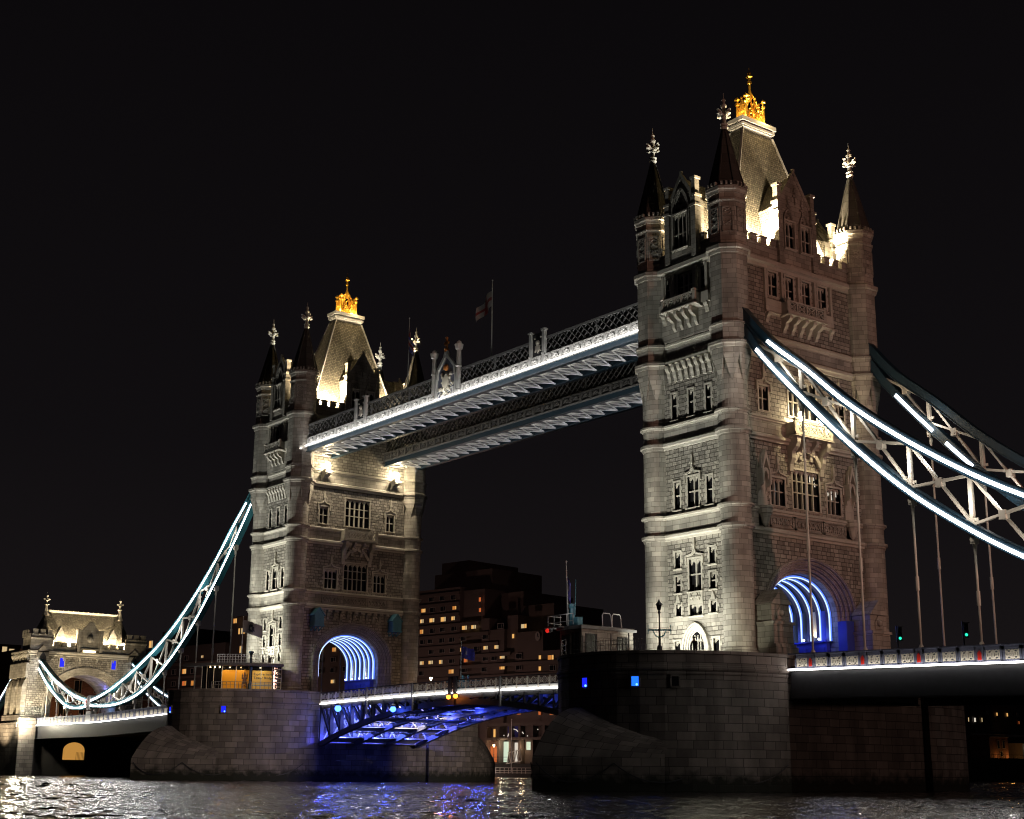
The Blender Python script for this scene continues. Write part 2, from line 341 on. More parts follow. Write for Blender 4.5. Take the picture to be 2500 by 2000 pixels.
def corbel(mb, u, w, d0, d1, z0, z1):                          # scrolled bracket
    h = z1-z0; D = d1-d0
    mb.prism_u([(d0,z0),(d0+D*.18,z0+.02*h),(d0+D*.25,z0+h*.22),(d0+D*.45,z0+h*.4),(d0+D*.5,z0+h*.6),(d0+D*.85,z0+h*.72),(d1,z0+h*.85),(d1,z1),(d0,z1)], u-w/2, u+w/2)
def merlons(mb, u0, u1, z0, zc, zt, d0, d1, pitch=1.25, gap=.5):
    mb.box(u0, u1, d0, d1, z0, zc); course(mb, u0, u1, zc-.14, zc, .12, d1)
    n = max(1, round((u1-u0)/pitch)); p_ = (u1-u0)/n
    for i in range(n):
        a = u0+i*p_+gap*.5; b_ = u0+(i+1)*p_-gap*.5
        mb.box(a, b_, d0, d1, zc, zt); mb.box(a-.06, b_+.06, d0-.05, d1+.08, zt-.06, zt+.1)
# ------------------------------------------------------------------ river, bed
ZW = -11.8
import numpy as np
def river():
    """wind waves where the river is near, a flat sheet beyond"""
    rs = np.random.RandomState(3); ax = Vector((-.797,.604,0)); tx = Vector((.604,.797,0))
    sv = np.concatenate([np.arange(20, 130, .30), np.arange(130, 330, .55)]); tv = np.linspace(-1, 1, 700)
    Sg, Tg = np.meshgrid(sv, tv, indexing='ij'); Tg = Tg*(16+.46*Sg)
    X = 94.05+ax.x*Sg+tx.x*Tg; Y = -102.4+ax.y*Sg+tx.y*Tg; Z = np.zeros_like(X)
    for k in range(64):
        lam = .85*(4.2/.85)**rs.rand(); th = rs.normal(.9, .8); kx, ky = 2*math.pi/lam*math.cos(th), 2*math.pi/lam*math.sin(th)
        ph = kx*X+ky*Y+rs.rand()*6.283+.7*np.sin(.11*X+.07*Y+k); a = .0034*lam**.8
        Z += a*(np.sin(ph)+.35*np.sin(2*ph+.5))
    gust = .75+.35*np.sin(.05*X+.9)*np.sin(.043*Y+.4)+.25*np.sin(.11*X-.09*Y); fade = np.clip((330-Sg)/60, 0, 1)*np.clip((1-np.abs(Tg)/(16+.46*Sg))*12, 0, 1)*np.clip((Sg-20)/4, 0, 1)
    Z = ZW+Z*gust*fade
    n, m_ = X.shape; co_ = np.stack([X, Y, Z], -1).reshape(-1, 3)
    idx = np.arange(n*m_).reshape(n, m_); q = np.stack([idx[:-1,:-1], idx[1:,:-1], idx[1:,1:], idx[:-1,1:]], -1).reshape(-1, 4)
    far = np.array([(-2500,-400,ZW-.12),(600,-400,ZW-.12),(600,2500,ZW-.12),(-2500,2500,ZW-.12)]); co_ = np.concatenate([co_, far]); b_ = n*m_
    q = np.concatenate([q, [[b_, b_+1, b_+2, b_+3]]])
    me = bpy.data.meshes.new('river'); me.vertices.add(len(co_)); me.vertices.foreach_set('co', co_.astype(np.float32).ravel())
    me.loops.add(q.size); me.loops.foreach_set('vertex_index', q.astype(np.int32).ravel()); me.polygons.add(len(q)); me.polygons.foreach_set('loop_start', np.arange(0, q.size, 4, dtype=np.int32))
    me.polygons.foreach_set('use_smooth', np.ones(len(q), dtype=bool)); me.update(); me.validate(); me.materials.append(MATS['river_water'])
    o = bpy.data.objects.new('river', me); COL.objects.link(o); return o
struct(river())
g = MB(); g.add([(-3000,-600,-16),(700,-600,-16),(700,2900,-16),(-3000,2900,-16)], [(0,1,2,3)], raw=True)
struct(g.build('ground', 'dark_wall'))
# ------------------------------------------------------------------ piers
def pier_outline(B, k=0.0, n=18, pointed=False):              # half-width 10.65, straight sides to y = -9.5 / 9.5, then a rounded or pointed end
    pts = []
    for sgn in (-1, 1):
        pts.append((sgn*(10.0+k), sgn*9.48))
        for i in range(n+1):
            t_ = math.pi*i/n
            c, s_ = math.cos(t_), math.sin(t_)
            if pointed:
                v = 1-2*abs(i/n-.5)                            # 0 at the sides, 1 at the nose
                x = (10.65+k)*(1-v**1.35)*(1 if i <= n/2 else -1); y = 9.5+B*v**.9
            else: x = (10.65+k)*c; y = 9.5+B*s_
            if sgn < 0: pts.append((-x, -y))
            else: pts.append((x, y))
        pts.append((-sgn*(10.0+k), sgn*9.48))
    return pts
def ring_faces(mb, rings):
    b = len(mb.v); n = len(rings[0]); per = [0.0]
    for k in range(n): 
        a, c = rings[0][k], rings[0][(k+1)%n]; per.append(per[-1]+math.hypot(a[0]-c[0], a[1]-c[1]))
    for r_ in rings: mb.v.extend(r_)
    for i in range(len(rings)-1):
        for k in range(n):
            z0, z1 = rings[i][k][2], rings[i+1][k][2]
            mb.uv[len(mb.f)] = ((per[k],z0),(per[k+1],z0),(per[k+1],z1),(per[k],z1))
            mb.f.append((b+i*n+k, b+i*n+(k+1)%n, b+(i+1)*n+(k+1)%n, b+(i+1)*n+k))
def pier(X0, label):
    t = thing('bridge_pier', label, 'bridge pier', (X0, 0, ZW), 'river piers under the towers')
    mb = MB(); o = pier_outline(14.0, 0)
    prof = [(-16,0),(-2.42,0),(-2.4,.1),(-2.25,.13),(-2.22,.05),(-2.06,.07),(-2.03,.16),(-1.85,.2),(-1.82,.1),(-1.68,.1),(-1.65,.02),(-.75,.02),(-.72,.12),(-.45,.12),(-.42,0)]
    rings = []
    for z, k in prof:
        q = pier_outline(14.0+k, k); rings.append([(X0+x, y, z) for x, y in q])
    q = pier_outline(13.3, -.7); rings.append([(X0+x, y, -.42) for x, y in q]); rings.append([(X0+x, y, -1.0) for x, y in q])
    # parapet stops where the carriageway crosses the pier
    ring_faces(mb, rings)
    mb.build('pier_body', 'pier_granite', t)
    f = MB(); q = pier_outline(13.5, -.5); f.add([(X0+x, y, -1.02) for x, y in q], [tuple(range(len(q)))], raw=True)
    f.build('pier_deck', 'asphalt', t)
    for sgn in (-1, 1):                                        # cutwater with its domed top
        mb = MB(); N = 20; outer, inner = [], []
        for i in range(N+1):
            s_ = i/N; v = 1-2*abs(s_-.5); sg = -1 if s_ < .5 else 1
            # gothic nose: arcs
            a = v*math.acos(1-1/1.55*1.0) if False else v
            yo = 9.5+19.2*(1-(1-a)**1.25); x = 10.68*(1-((yo-9.5)/19.2)**1.75)
            outer.append((sg*x, yo))
            xi = 10.6*math.cos(a*math.pi/2); yi = 9.5+13.9*math.sin(a*math.pi/2); inner.append((sg*xi, yi))
        gmax = max(math.hypot(p_[0]-q_[0], p_[1]-q_[1]) for p_, q_ in zip(outer, inner))
        rings = [[(X0+x, sgn*y, -16) for x, y in outer], [(X0+x, sgn*y, -9.2) for x, y in outer]]
        for j in range(1, 9):
            tt = j/8; rr = []
            for p_, q_ in zip(outer, inner):
                gp = math.hypot(p_[0]-q_[0], p_[1]-q_[1])/gmax
                rr.append((X0+p_[0]+(q_[0]-p_[0])*tt, sgn*(p_[1]+(q_[1]-p_[1])*tt), -9.2+4.2*gp*(1-(1-tt)**2.5)))
            rings.append(rr)
        b = len(mb.v); n = N+1; per = [0.0]
        for k in range(N): per.append(per[-1]+math.hypot(outer[k+1][0]-outer[k][0], outer[k+1][1]-outer[k][1]))
        for r_ in rings: mb.v.extend(r_)
        for i in range(len(rings)-1):
            for k in range(N):
                z0, z1 = (rings[i][k][2], rings[i+1][k][2]) if i == 0 else (-9.2+.7*(i-1), -9.2+.7*i)
                mb.uv[len(mb.f)] = ((per[k],z0),(per[k+1],z0),(per[k+1],z1),(per[k],z1))
                mb.f.append((b+i*n+k, b+i*n+k+1, b+(i+1)*n+k+1, b+(i+1)*n+k))
        mb.build('cutwater', 'pier_granite', t)
    def nose(v, sg, k=.12):
        yo = 9.5+(19.2+k)*(1-(1-v)**1.25); return (X0+sg*(10.68*(1-((yo-9.5)/(19.2+k))**1.75)+k), -yo)
    for sg, vs in ((1, (.02,.34,.66,.97)), (-1, (.5,.97))):
        for a, b_ in zip(vs, vs[1:]):
            mb = MB(); mb.tube([(*nose(a+(b_-a)*i/14, sg), -9.6-1.5*(1-(2*i/14-1)**2)) for i in range(15)], .055, 5, raw=True); mb.build('mooring_chain', 'dark_iron', t)
    mb = MB(); mb.box(X0+9.95, X0+10.45, -6, 8, -4.3, -3.9, raw=True); mb.build('ledge', 'ashlar', t)
    return t
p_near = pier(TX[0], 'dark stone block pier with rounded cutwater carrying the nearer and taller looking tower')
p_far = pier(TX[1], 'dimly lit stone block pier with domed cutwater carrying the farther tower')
def pier_window(px, y, x, z, par, mat, ang):                   # little lit embrasure
    F = ((x, y, 0), (math.cos(ang), math.sin(ang), 0), (math.sin(ang), -math.cos(ang), 0))
    mb = MB(*F)
    mb.box(-.42, -.3, -.4, .05, z-.45, z+.42); mb.box(.3, .42, -.4, .05, z-.45, z+.42); mb.box(-.42, .42, -.4, .07, z+.36, z+.5); mb.box(-.42, .42, -.4, .08, z-.55, z-.42)
    o = mb.build('window', 'pier_granite', par); g = MB(*F); g.box(-.3, .3, -.35, .02, z-.42, z+.36); g.build('pane', mat, o)
    if mat != 'dark_glass':
        l_ = MB(*F); l_.ball(tuple(l_.p(.15, .08, z-.3)), .1); l_.build('lamp', 'lamp_blue', o)
def on_pier(X0, a):                                           # point and heading on the rounded end
    return X0+10.65*math.sin(a), -9.5-14.0*math.cos(a)
for X0, par, lst in ((TX[0], p_near, ((.06,'win_blue'),(.495,'win_cyan'),(.77,'dark_glass'))), (TX[1], p_far, ((.745,'win_blue'),(-.05,'win_blue')))):
    for a, m_ in lst:
        x, y = on_pier(X0, a); h = math.atan2(14*math.sin(a), 10.65*math.cos(a)); pier_window(0, y-.12*math.cos(a), x+.12*math.sin(a), -2.95, par, m_, h)
# ------------------------------------------------------------------ towers
AX, BY = 5.08, 9.32                                           # corner turret axes
def turret(par, X0, sx_, sy_, low=True):
    c = (X0+sx_*AX, sy_*BY); Rr = 1.42
    mb = MB()
    def bd(z0, z1, r, pr): return [(r, z0),(r+pr*.3, z0+.02),(r+pr*.45, z0+(z1-z0)*.35),(r+pr, z0+(z1-z0)*.45),(r+pr, z0+(z1-z0)*.8),(r, z1)]
    prof = [(1.75,-1.05),(1.75,-.3),(1.62,-.2),(1.68,.1),(1.5,.25),(1.55,.4),(Rr,.55)]
    for z0, z1 in ((10.95,11.62),(13.0,13.45),(19.8,20.52),(21.8,22.26)): prof += bd(z0, z1, Rr, .3)
    prof += [(Rr, 27.4)]
    mb.lathe(c, prof, 28)
    o = mb.build('corner_turret', 'ashlar', par, smooth=False)
    mb = MB(); ph = .5; Ro = 1.98
    prof = [(1.3,27.1),(Ro,27.15),(Ro,27.85)]+bd(27.85, 28.62, Ro, .32)+[(Ro-.03,28.7),(Ro-.03,29.85)]+bd(29.85,30.42,Ro-.05,.2)+[(Ro-.1,30.6),(Ro-.1,37.1)]+bd(37.1,38.1,Ro-.1,.38)
    prof += [(Ro-.15,38.15),(Ro-.15,42.2)]+bd(42.2,42.55,Ro-.15,.18)+[(Ro-.12,42.6),(Ro-.12,43.1)]+bd(43.1,43.95,Ro-.12,.28)
    mb.lathe(c, prof, 8, ph)
    for k in range(8):                                        # broach spikes where octagon meets round shaft
        a0 = 2*math.pi*(k+ph)/8; a1 = 2*math.pi*(k+1+ph)/8; am = (a0+a1)/2
        P = lambda r, a, z: (c[0]+r*math.cos(a), c[1]+r*math.sin(a), z)
        mb.add([P(Ro,a0,27.16), P(Ro,a1,27.16), P(1.38,am,24.55), P(1.2,a0,27.16), P(1.2,a1,27.16)], [(0,1,2),(0,2,3),(1,4,2)], raw=True)
        ri = (Ro-.15)*math.cos(math.pi/8); U = Vector((-math.sin(am), math.cos(am), 0)); N = Vector((math.cos(am), math.sin(am), 0))
        mb.frame((c[0], c[1], 0), U, N)                       # carved panel on each upper face
        for a, b_, e_, f_ in ((-.5,-.4,39.2,41.7),(.4,.5,39.2,41.7),(-.5,.5,41.6,41.75),(-.5,.5,39.15,39.3)): mb.box(a, b_, ri-.05, ri+.09, e_, f_)
        for e_ in (40.1, 40.9, 41.4): mb.bar((-.4, ri+.03, e_-.25), (.4, ri+.03, e_+.25), .09); mb.bar((.4, ri+.03, e_-.25), (-.4, ri+.03, e_+.25), .09)
        for q in (-.45, 0, .45): mb.box(q-.1, q+.1, ri+.0, ri+.34, 43.9, 44.2)
    mb.build('octagon_stage', 'ashlar', o)
    mb = MB(); mb.lathe(c, [(Ro-.02,43.95),(1.72,44.4),(.25,50.35),(.2,50.45)], 8, ph)
    for k in range(8):
        a0 = 2*math.pi*(k+ph)/8; mb.bar((c[0]+1.78*math.cos(a0), c[1]+1.78*math.sin(a0), 44.3), (c[0]+.26*math.cos(a0), c[1]+.26*math.sin(a0), 50.3), .12, raw=True)
    mb.build('spire', 'lead_spire', o)
    mb = MB(); mb.lathe(c, [(.2,50.3),(.3,50.4),(.42,50.6),(.3,50.75),(.42,50.95),(.22,51.15),(.2,51.5),(.3,51.6),(.2,51.75),(.17,52.6),(.28,52.75),(.32,52.95),(.18,53.05),(.15,53.35),(.22,53.5),(.05,53.75),(.025,54.3)], 10)
    for k in range(4):
        a = math.pi/2*k; d_ = Vector((math.cos(a), math.sin(a), 0)); q = Vector((c[0], c[1], 51.95))
        mb.tube([q, q+d_*.3+Vector((0,0,.02)), q+d_*.52+Vector((0,0,.22)), q+d_*.74+Vector((0,0,.3)), q+d_*.72+Vector((0,0,.02)), q+d_*.5+Vector((0,0,-.14))], [.2,.15,.17,.2,.19,.12], 6, raw=True)
    mb.build('cross_finial', 'dressed_stone', o)
    return o
def gable(F, par, W, zb, ze, zt, d, kind):
    mb = MB(*F)
    mb.prism_d([(-W,zb),(W,zb),(W,ze),(0,zt),(-W,ze)], d-1.2, d)
    for s_ in (-1, 1):
        mb.bar((s_*(W+.15), d-.1, ze-.15), (0, d-.1, zt+.2), .34, .4)                              # coping
        mb.box(s_*W-.32, s_*W+.32, d-.45, d+.3, zb, ze+.2); mb.box(s_*W-.42, s_*W+.42, d-.5, d+.38, ze-.9, ze-.65)   # pinnacle piers
        mb.box(s_*W-.25, s_*W+.25, d-.4, d+.2, ze+.2, ze+2.0); mb.box(s_*W-.36, s_*W+.36, d-.5, d+.3, ze+1.95, ze+2.2)
        mb.box(s_*W-.42, s_*W+.42, d-.55, d+.36, ze+.1, ze+.35)
    mb.box(-.1, .1, d-.2, d+.1, zt, zt+.7)
    if kind == 'wide':
        for u in (-1.0, 0, 1.0):                                                                  # stepped ornament above the windows
            zz = ze+.3 if u else ze+1.6
            mb.bar((u, d+.06, zz-1.1), (u, d+.06, zz+.6), .16, .2); mb.box(u-.3, u+.3, d, d+.16, zz-.3, zz-.1); mb.box(u-.22, u+.22, d, d+.2, zz+.2, zz+.42); mb.ball(tuple(mb.p(u, d+.08, zz+.7)), .16)
        for s_ in (-1, 1):
            q = parch(s_*1.17-.75, s_*1.17+.75, zb+4.0, zb+5.9, 4)
            for i in range(len(q)-1): mb.bar((q[i][0], d+.1, q[i][1]), (q[i+1][0], d+.1, q[i+1][1]), .2, .16)
            for k in range(3): mb.ball(tuple(mb.p(s_*1.17+(k-1)*.38, d+.06, zb+4.75+(.3 if k == 1 else 0))), .2, 6)
    else:
        q = parch(-1.15, 1.15, zb+5.0, ze+1.5, 6)
        for j in (0, .2):
            for i in range(len(q)-1): mb.bar((q[i][0]*(1-j), d+.12-j*.3, q[i][1]-j), (q[i+1][0]*(1-j), d+.12-j*.3, q[i+1][1]-j), .16, .16)
        for s_ in (-1, 1): mb.box(s_*1.05-.14, s_*1.05+.14, d, d+.2, zb+1.2, zb+5.1)
        for u, z in ((0,6.3),(-.4,5.75),(.4,5.75)): 
            mb.lathe((u, d+.03), [(.3, zb+z-.3),(.3, zb+z-.3)], 8, raw=False)
            for k in range(6): mb.bar((u, d+.08, zb+z), (u+.3*math.cos(k*1.047), d+.08, zb+z+.3*math.sin(k*1.047)), .07)
    o = mb.build('gable', 'ashlar', par)
    rf = MB(*F)                                                                                    # its saddle roof runs back into the main roof
    for s_ in (-1, 1): rf.add([(s_*(W-.1),d-1.1,ze),(0,d-1.1,zt-.15),(0,d-3.8-W*.3,zt-.15),(s_*(W-.1),d-3.6,ze)], [(0,1,2,3)]); rf.add([(s_*(W-.1),d-1.1,ze),(s_*(W-.1),d-3.6,ze),(s_*(W-.1),d-3.6,zb),(s_*(W-.1),d-1.1,zb)], [(0,1,2,3)])
    rf.build('dormer_roof', 'slate', o)
    if kind == 'wide':
        for s_ in (-1, 1): window(F, o, s_*1.17-.66, s_*1.17+.66, zb+1.8, zb+4.6, 2, (.45,), d+.28, .14, quoin=False)
    else: window(F, o, -.92, .92, zb+1.3, zb+4.9, 3, (.42,), d+.28, .14, quoin=False)
    return o
def balcony(F, par, u0, u1, d0, d1, z0, z1, panels, name='balcony', stone='dressed_stone'):
    mb = MB(*F); course(mb, u0-.1, u1+.1, z0-.3, z0, d1+.12-d0, d0)
    mb.box(u0, u1, d0, d1-.0, z0, z0+.1)
    mb.box(u0, u1, d1-.18, d1, z1-.16, z1); mb.box(u0, u1, d1-.2, d1+.04, z0, z0+.22)
    for s_ in (u0, u1-.3): mb.box(s_, s_+.3, d0, d1+.03, z0, z1-.17); mb.box(s_-.06, s_+.36, d1-.3, d1+.1, z1, z1+.18)
    w = (u1-u0)/panels
    for i in range(panels+1):
        u = u0+i*w; mb.box(u-.07, u+.07, d1-.17, d1+.01, z0+.2, z1-.1)
    for i in range(panels):
        a = u0+i*w; b_ = a+w; zm = (z0+z1)/2+.02; h = (z1-z0)/2-.22; r_ = min(w/2-.08, h)
        mb.bar((a+.05,d1-.08,z0+.2),(b_-.05,d1-.08,z1-.15),.08); mb.bar((b_-.05,d1-.08,z0+.2),(a+.05,d1-.08,z1-.15),.08)
        q = [((a+b_)/2+r_*math.cos(k*math.pi/4), zm+r_*math.sin(k*math.pi/4)) for k in range(9)]
        for k in range(8): mb.bar((q[k][0],d1-.08,q[k][1]),(q[k+1][0],d1-.08,q[k+1][1]),.07)
    return mb.build(name, stone, par)
def tower(X0, label, river_side):
    t = thing('bridge_tower', label, 'bridge tower', (X0, 0, -1), 'twin stone towers')
    FY = ((X0,-9.62,0), (1,0,0), (0,-1,0)); FX = ((X0+5.33,0,0), (0,1,0), (1,0,0))
    BYF = ((X0,9.62,0), (-1,0,0), (0,1,0)); BXF = ((X0-5.33,0,0), (0,-1,0), (-1,0,0))
    # windows wanted on the narrow face
    wy = []
    for s_ in (-1, 1):
        c = s_*2.27
        wy += [(c-.34,c+.34,8.3,9.8,1,()),(c-.34,c+.34,6.0,7.5,1,(.5,)),(c-.34,c+.34,3.85,4.9,1,()),(s_*2.5-.36,s_*2.5+.36,.3,1.5,1,())]
        wy += [(s_*2.15-.36,s_*2.15+.36,13.85,16.5,1,(.52,)),(s_*2.3-.33,s_*2.3+.33,22.65,25.25,1,(.55,)),(s_*2.45-.28,s_*2.45+.28,34.7,36.9,1,(.5,))]
    wy += [(-.78,.78,6.0,8.95,2,(.52,)),(-.8,.8,3.75,4.75,2,()),(-.72,.72,13.85,16.75,2,(.52,)),(-.33,.33,22.65,25.25,1,(.55,)),(-1.0,1.0,34.5,37.0,3,(.45,))]
    dwy = lambda z: .45 if z > 32 else 0
    wx = []
    for s_ in (-1, 1):
        wx += [(s_*3.95-.95,s_*3.95+.95,13.9,16.45,3,(.52,)),(s_*5.45-.62,s_*5.45+.62,22.8,25.15,2,(.5,))]
        if not river_side: wx += [(s_*3.6-.58,s_*3.6+.58,34.5,36.9,2,(.45,)),(s_*1.2-.55,s_*1.2+.55,34.5,36.9,2,(.45,))]
    wx += [(-1.85,1.85,13.9,17.6,5,(.42,.72)),(-1.95,1.95,22.85,26.7,5,(.38,.66))]
    # --- walls ---
    W = MB(*FY); A = MB(*FY)
    hol = [h[:4] for h in wy if h[2] < 32]
    for z0, z1 in ((-1.05,11.0),(13.42,19.82),(22.24,27.9)):
        wall(W, -4.4, 4.4, z0, z1, [h for h in hol if z0 <= h[2] < z1])
    for z0, z1 in ((11.0,13.42),(19.82,22.24),(27.9,30.4)): wall(A, -4.4, 4.4, z0, z1, [], .1)
    wall(A, -4.4, 4.4, 30.4, 38.1, [h[:4] for h in wy if h[2] > 32], .45); A.add([(-4.4,.45,30.4),(4.4,.45,30.4),(4.4,0,30.4),(-4.4,0,30.4)], [(0,1,2,3)])
    A.box(-4.2, 4.2, -.02, .05, 2.95, 3.72)
    O_ = archpts(6.42, 5.3, 4.05, 24); I_ = archpts(4.75, 3.75, 4.2, 24)
    for F in (FX, BXF):
        W.frame(*F); A.frame(*F)
        hx = [h[:4] for h in wx] if F is FX else []
        for i in range(len(O_)-1):                            # spandrels over the carriageway arch
            a, b_ = O_[i], O_[i+1]
            if abs(a[0]-b_[0]) > 1e-6: W.add([(a[0],0,a[1]),(b_[0],0,b_[1]),(b_[0],0,11.0),(a[0],0,11.0)], [(0,1,2,3)])
        for s_ in (-1, 1): W.add([(s_*6.42,0,-1.05),(s_*8.9,0,-1.05),(s_*8.9,0,11),(s_*6.42,0,11)], [(0,1,2,3)])
        for z0, z1 in ((13.42,19.82),(22.24,27.9)): wall(W, -8.9, 8.9, z0, z1, [h for h in hx if z0 <= h[2] < z1])
        for z0, z1 in ((11.0,13.42),(19.82,22.24),(27.9,30.4)): wall(A, -8.9, 8.9, z0, z1, [], .1)
        wall(W, -8.9, 8.9, 30.4, 38.1, [h for h in hx if h[2] > 30])
    W.frame(*BYF); A.frame(*BYF)
    for z0, z1 in ((-1.05,11.0),(13.42,19.82),(22.24,27.9),(30.4,38.1)): wall(W, -4.4, 4.4, z0, z1, [])
    for z0, z1 in ((11.0,13.42),(19.82,22.24),(27.9,30.4)): wall(A, -4.4, 4.4, z0, z1, [], .1)
    W.build('wall', 'rock_stone', t); A.build('stone_band', 'ashlar', t)
    Cc = MB()
    for F, w in ((FY,4.4),(BYF,4.4),(FX,8.9),(BXF,8.9)):
        Cc.frame(*F)
        for z0, z1, pr in ((10.95,11.62,.38),(13.0,13.45,.26),(19.8,20.52,.38),(21.8,22.26,.26),(27.85,28.62,.42),(29.85,30.42,.26)): course(Cc, -w, w, z0, z1, pr, .1)
        course(Cc, -w, w, 37.1, 38.1, .55, .4 if w < 5 else 0)
        n = 9 if w > 5 else 5
        for i in range(n):
            u = (i+.5)/n*2*(w-1.9)-(w-1.9); Cc.box(u-.2, u+.2, .3, .86 if w < 5 else .5, 37.55, 37.9)
    Cc.build('string_course', 'dressed_stone', t)
    # --- openings ---
    for h in wy: window(FY, t, *h[:6], d=dwy(h[2]), dress=.17, hood=(h[0] < -.7 and h[1] > .7 and h[2] in (6.0, 13.85)), quoin=h[2] < 30)
    for h in wx:
        big = h[1]-h[0] > 3
        window(FX, t, *h[:6], d=0, dress=.2, hood=(not big and h[2] < 30), quoin=not big)
    if not river_side:
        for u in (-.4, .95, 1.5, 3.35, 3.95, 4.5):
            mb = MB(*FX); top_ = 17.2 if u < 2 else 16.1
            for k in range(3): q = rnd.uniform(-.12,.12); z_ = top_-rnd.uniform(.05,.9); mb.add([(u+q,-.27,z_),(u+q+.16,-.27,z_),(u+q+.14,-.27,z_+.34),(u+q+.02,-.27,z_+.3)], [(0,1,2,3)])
            mb.build('window_glint', 'glint', t)  # glowing flecks painted in place of lamp reflections in the panes
    # --- narrow face ornament ---
    mb = MB(*FY)
    for k in range(8): corbel(mb, -2.75+k*.786, .42, .02, .62, 26.35, 28.0); mb.box(-2.75+k*.786-.3, -2.75+k*.786+.3, 0, .3, 27.35, 27.6)
    mb.build('corbel_table', 'dressed_stone', t)
    mb = MB(*FY)
    mb.box(-.95,.95,0,.12,4.8,5.95); 
    for s_ in (-.42, .42):
        for k in range(6): mb.bar((s_,.16,5.4),(s_+.34*math.cos(k*1.047),.16,5.4+.4*math.sin(k*1.047)),.1)
        mb.ball(tuple(mb.p(s_,.16,5.4)), .17, 8)
    for s_ in (-1,1): mb.prism_d([(s_*2.27-.32,5.0),(s_*2.27+.32,5.0),(s_*2.27,5.85)], 0, .16); mb.box(s_*2.27-.42, s_*2.27+.42, 0, .1, 4.95, 5.1)
    mb.build('carved_panel', 'dressed_stone', t)
    mb = MB(*FY)                                              # pointed doorway
    for j in range(4):
        w_ = 1.75-j*.22; q = [(-w_,-1)]+parch(-w_, w_, .9, 3.05-j*.22, 8)+[(w_,-1)]; w2 = w_-.22; q2 = [(-w2,-1)]+parch(-w2, w2, .9, 2.83-j*.22, 8)+[(w2,-1)]
        archband(mb, q2, q, -.2, .32-j*.1)
    dd = mb.build('doorway', 'dressed_stone', t)
    mb = MB(*FY); w_ = .9; q = parch(-w_, w_, .9, 2.2, 8)
    mb.prism_d([(-w_,.55)]+q+[(w_,.55)], 0, .03); mb.build('pane', 'dark_glass', dd)
    mb = MB(*FY); mb.box(-w_, w_, 0, .1, .3, .55)
    for u in (-.55,-.2,.2,.55): mb.bar((u,.06,.55),(u,.06,1.9),.07)
    for u in (-.55,-.18,.18,.55): mb.bar((u-.17,.06,1.3),(u,.06,1.7),.06); mb.bar((u+.17,.06,1.3),(u,.06,1.7),.06)
    mb.build('tracery', 'dressed_stone', dd)
    mb = MB(*FY); mb.box(-w_, w_, 0, .06, -1, .3); mb.build('door', 'dark_iron', dd)
    b_ = balcony(FY, t, -2.3, 2.3, .45, 1.55, 33.2, 34.35, 5)
    for k in range(4): mb = MB(*FY); corbel(mb, -1.5+k, .38, .1, 1.5, 30.75, 32.92); mb.build('corbel', 'dressed_stone', b_)
    mb = MB(*FY)
    for s_ in (-1,1):
        mb = MB(*FY); mb.box(s_*2.9-.5, s_*2.9+.5, .4, .85, 33.2, 34.2); corbel(mb, s_*2.9, .5, .4, .85, 32.2, 33.2); mb.box(s_*3.0-.16, s_*3.0+.16, .4, .68, 34.1, 37.1); mb.build('side_balcony', 'dressed_stone', b_)
        mb = MB(*FY); mb.box(s_*1.55-.2, s_*1.55+.2, .4, .72, 34.4, 37.1); mb.build('pilaster', 'dressed_stone', b_)
    gable(FY, t, 1.85, 38.05, 44.1, 46.8, .75, 'narrow'); gable(BYF, t, 1.85, 38.05, 44.1, 46.8, .3, 'narrow')
    gable(FX, t, 2.45, 38.05, 44.3, 48.0, .1, 'wide'); gable(BXF, t, 2.45, 38.05, 44.3, 48.0, .1, 'wide')
    mb = MB()
    for F, a, b1_, d in ((FY,1.9,3.9,.35),(BYF,1.9,3.9,.0),(FX,2.6,8.0,.0),(BXF,2.6,8.0,.0)):
        for a_, c_ in ((a, b1_), (-b1_, -a)):
            mb = MB(*F); merlons(mb, a_, c_, 38.05, 39.55, 40.3, d-.35, d+.05, 1.25, .55); mb.build('battlement', 'ashlar', t)
    # --- wide face: arch, vault, tunnel ---
    mb = MB(*FX)
    for F in (FX, BXF):
        mb.frame(*F); n = 5
        mb = MB(*F)
        for j in range(n):
            P0 = archpts(6.42-(j+1)*.334, 5.3-(j+1)*.31, 4.05+(j+1)*.03, 24); P1 = archpts(6.42-j*.334, 5.3-j*.31, 4.05+j*.03, 24)
            archband(mb, P0, P1, -2.0, .22-j*.27)
            m1 = [((p_[0]+q_[0])/2, (p_[1]+q_[1])/2) for p_, q_ in zip(P0, P1)]
            mb.tube([(u, .24-j*.27, z) for u, z in m1], .07, 5)
        mb.build('arch_moulding', 'ashlar', t)
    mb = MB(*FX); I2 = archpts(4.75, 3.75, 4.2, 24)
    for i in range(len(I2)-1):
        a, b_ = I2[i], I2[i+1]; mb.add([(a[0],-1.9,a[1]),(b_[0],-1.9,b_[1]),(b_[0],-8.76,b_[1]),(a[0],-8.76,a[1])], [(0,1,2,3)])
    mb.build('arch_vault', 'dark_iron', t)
    for s_ in (-1, 1):
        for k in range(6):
            d_ = -1.75-(k+.5)*7.1/6; mb = MB(*FX); mb.prism_u([(d_-.45,2.05),(d_+.45,2.05),(d_+.45,4.9),(d_-.45,4.9)], s_*4.6-.03, s_*4.6+.03); mb.build('wall_panel', 'cream_iron' if k in (1,4) else ('blue_paint' if k == 0 else 'dark_iron'), t)  # lamplit bays painted cream, unlit bays dark: the light pattern is in the paint
    nr = 7
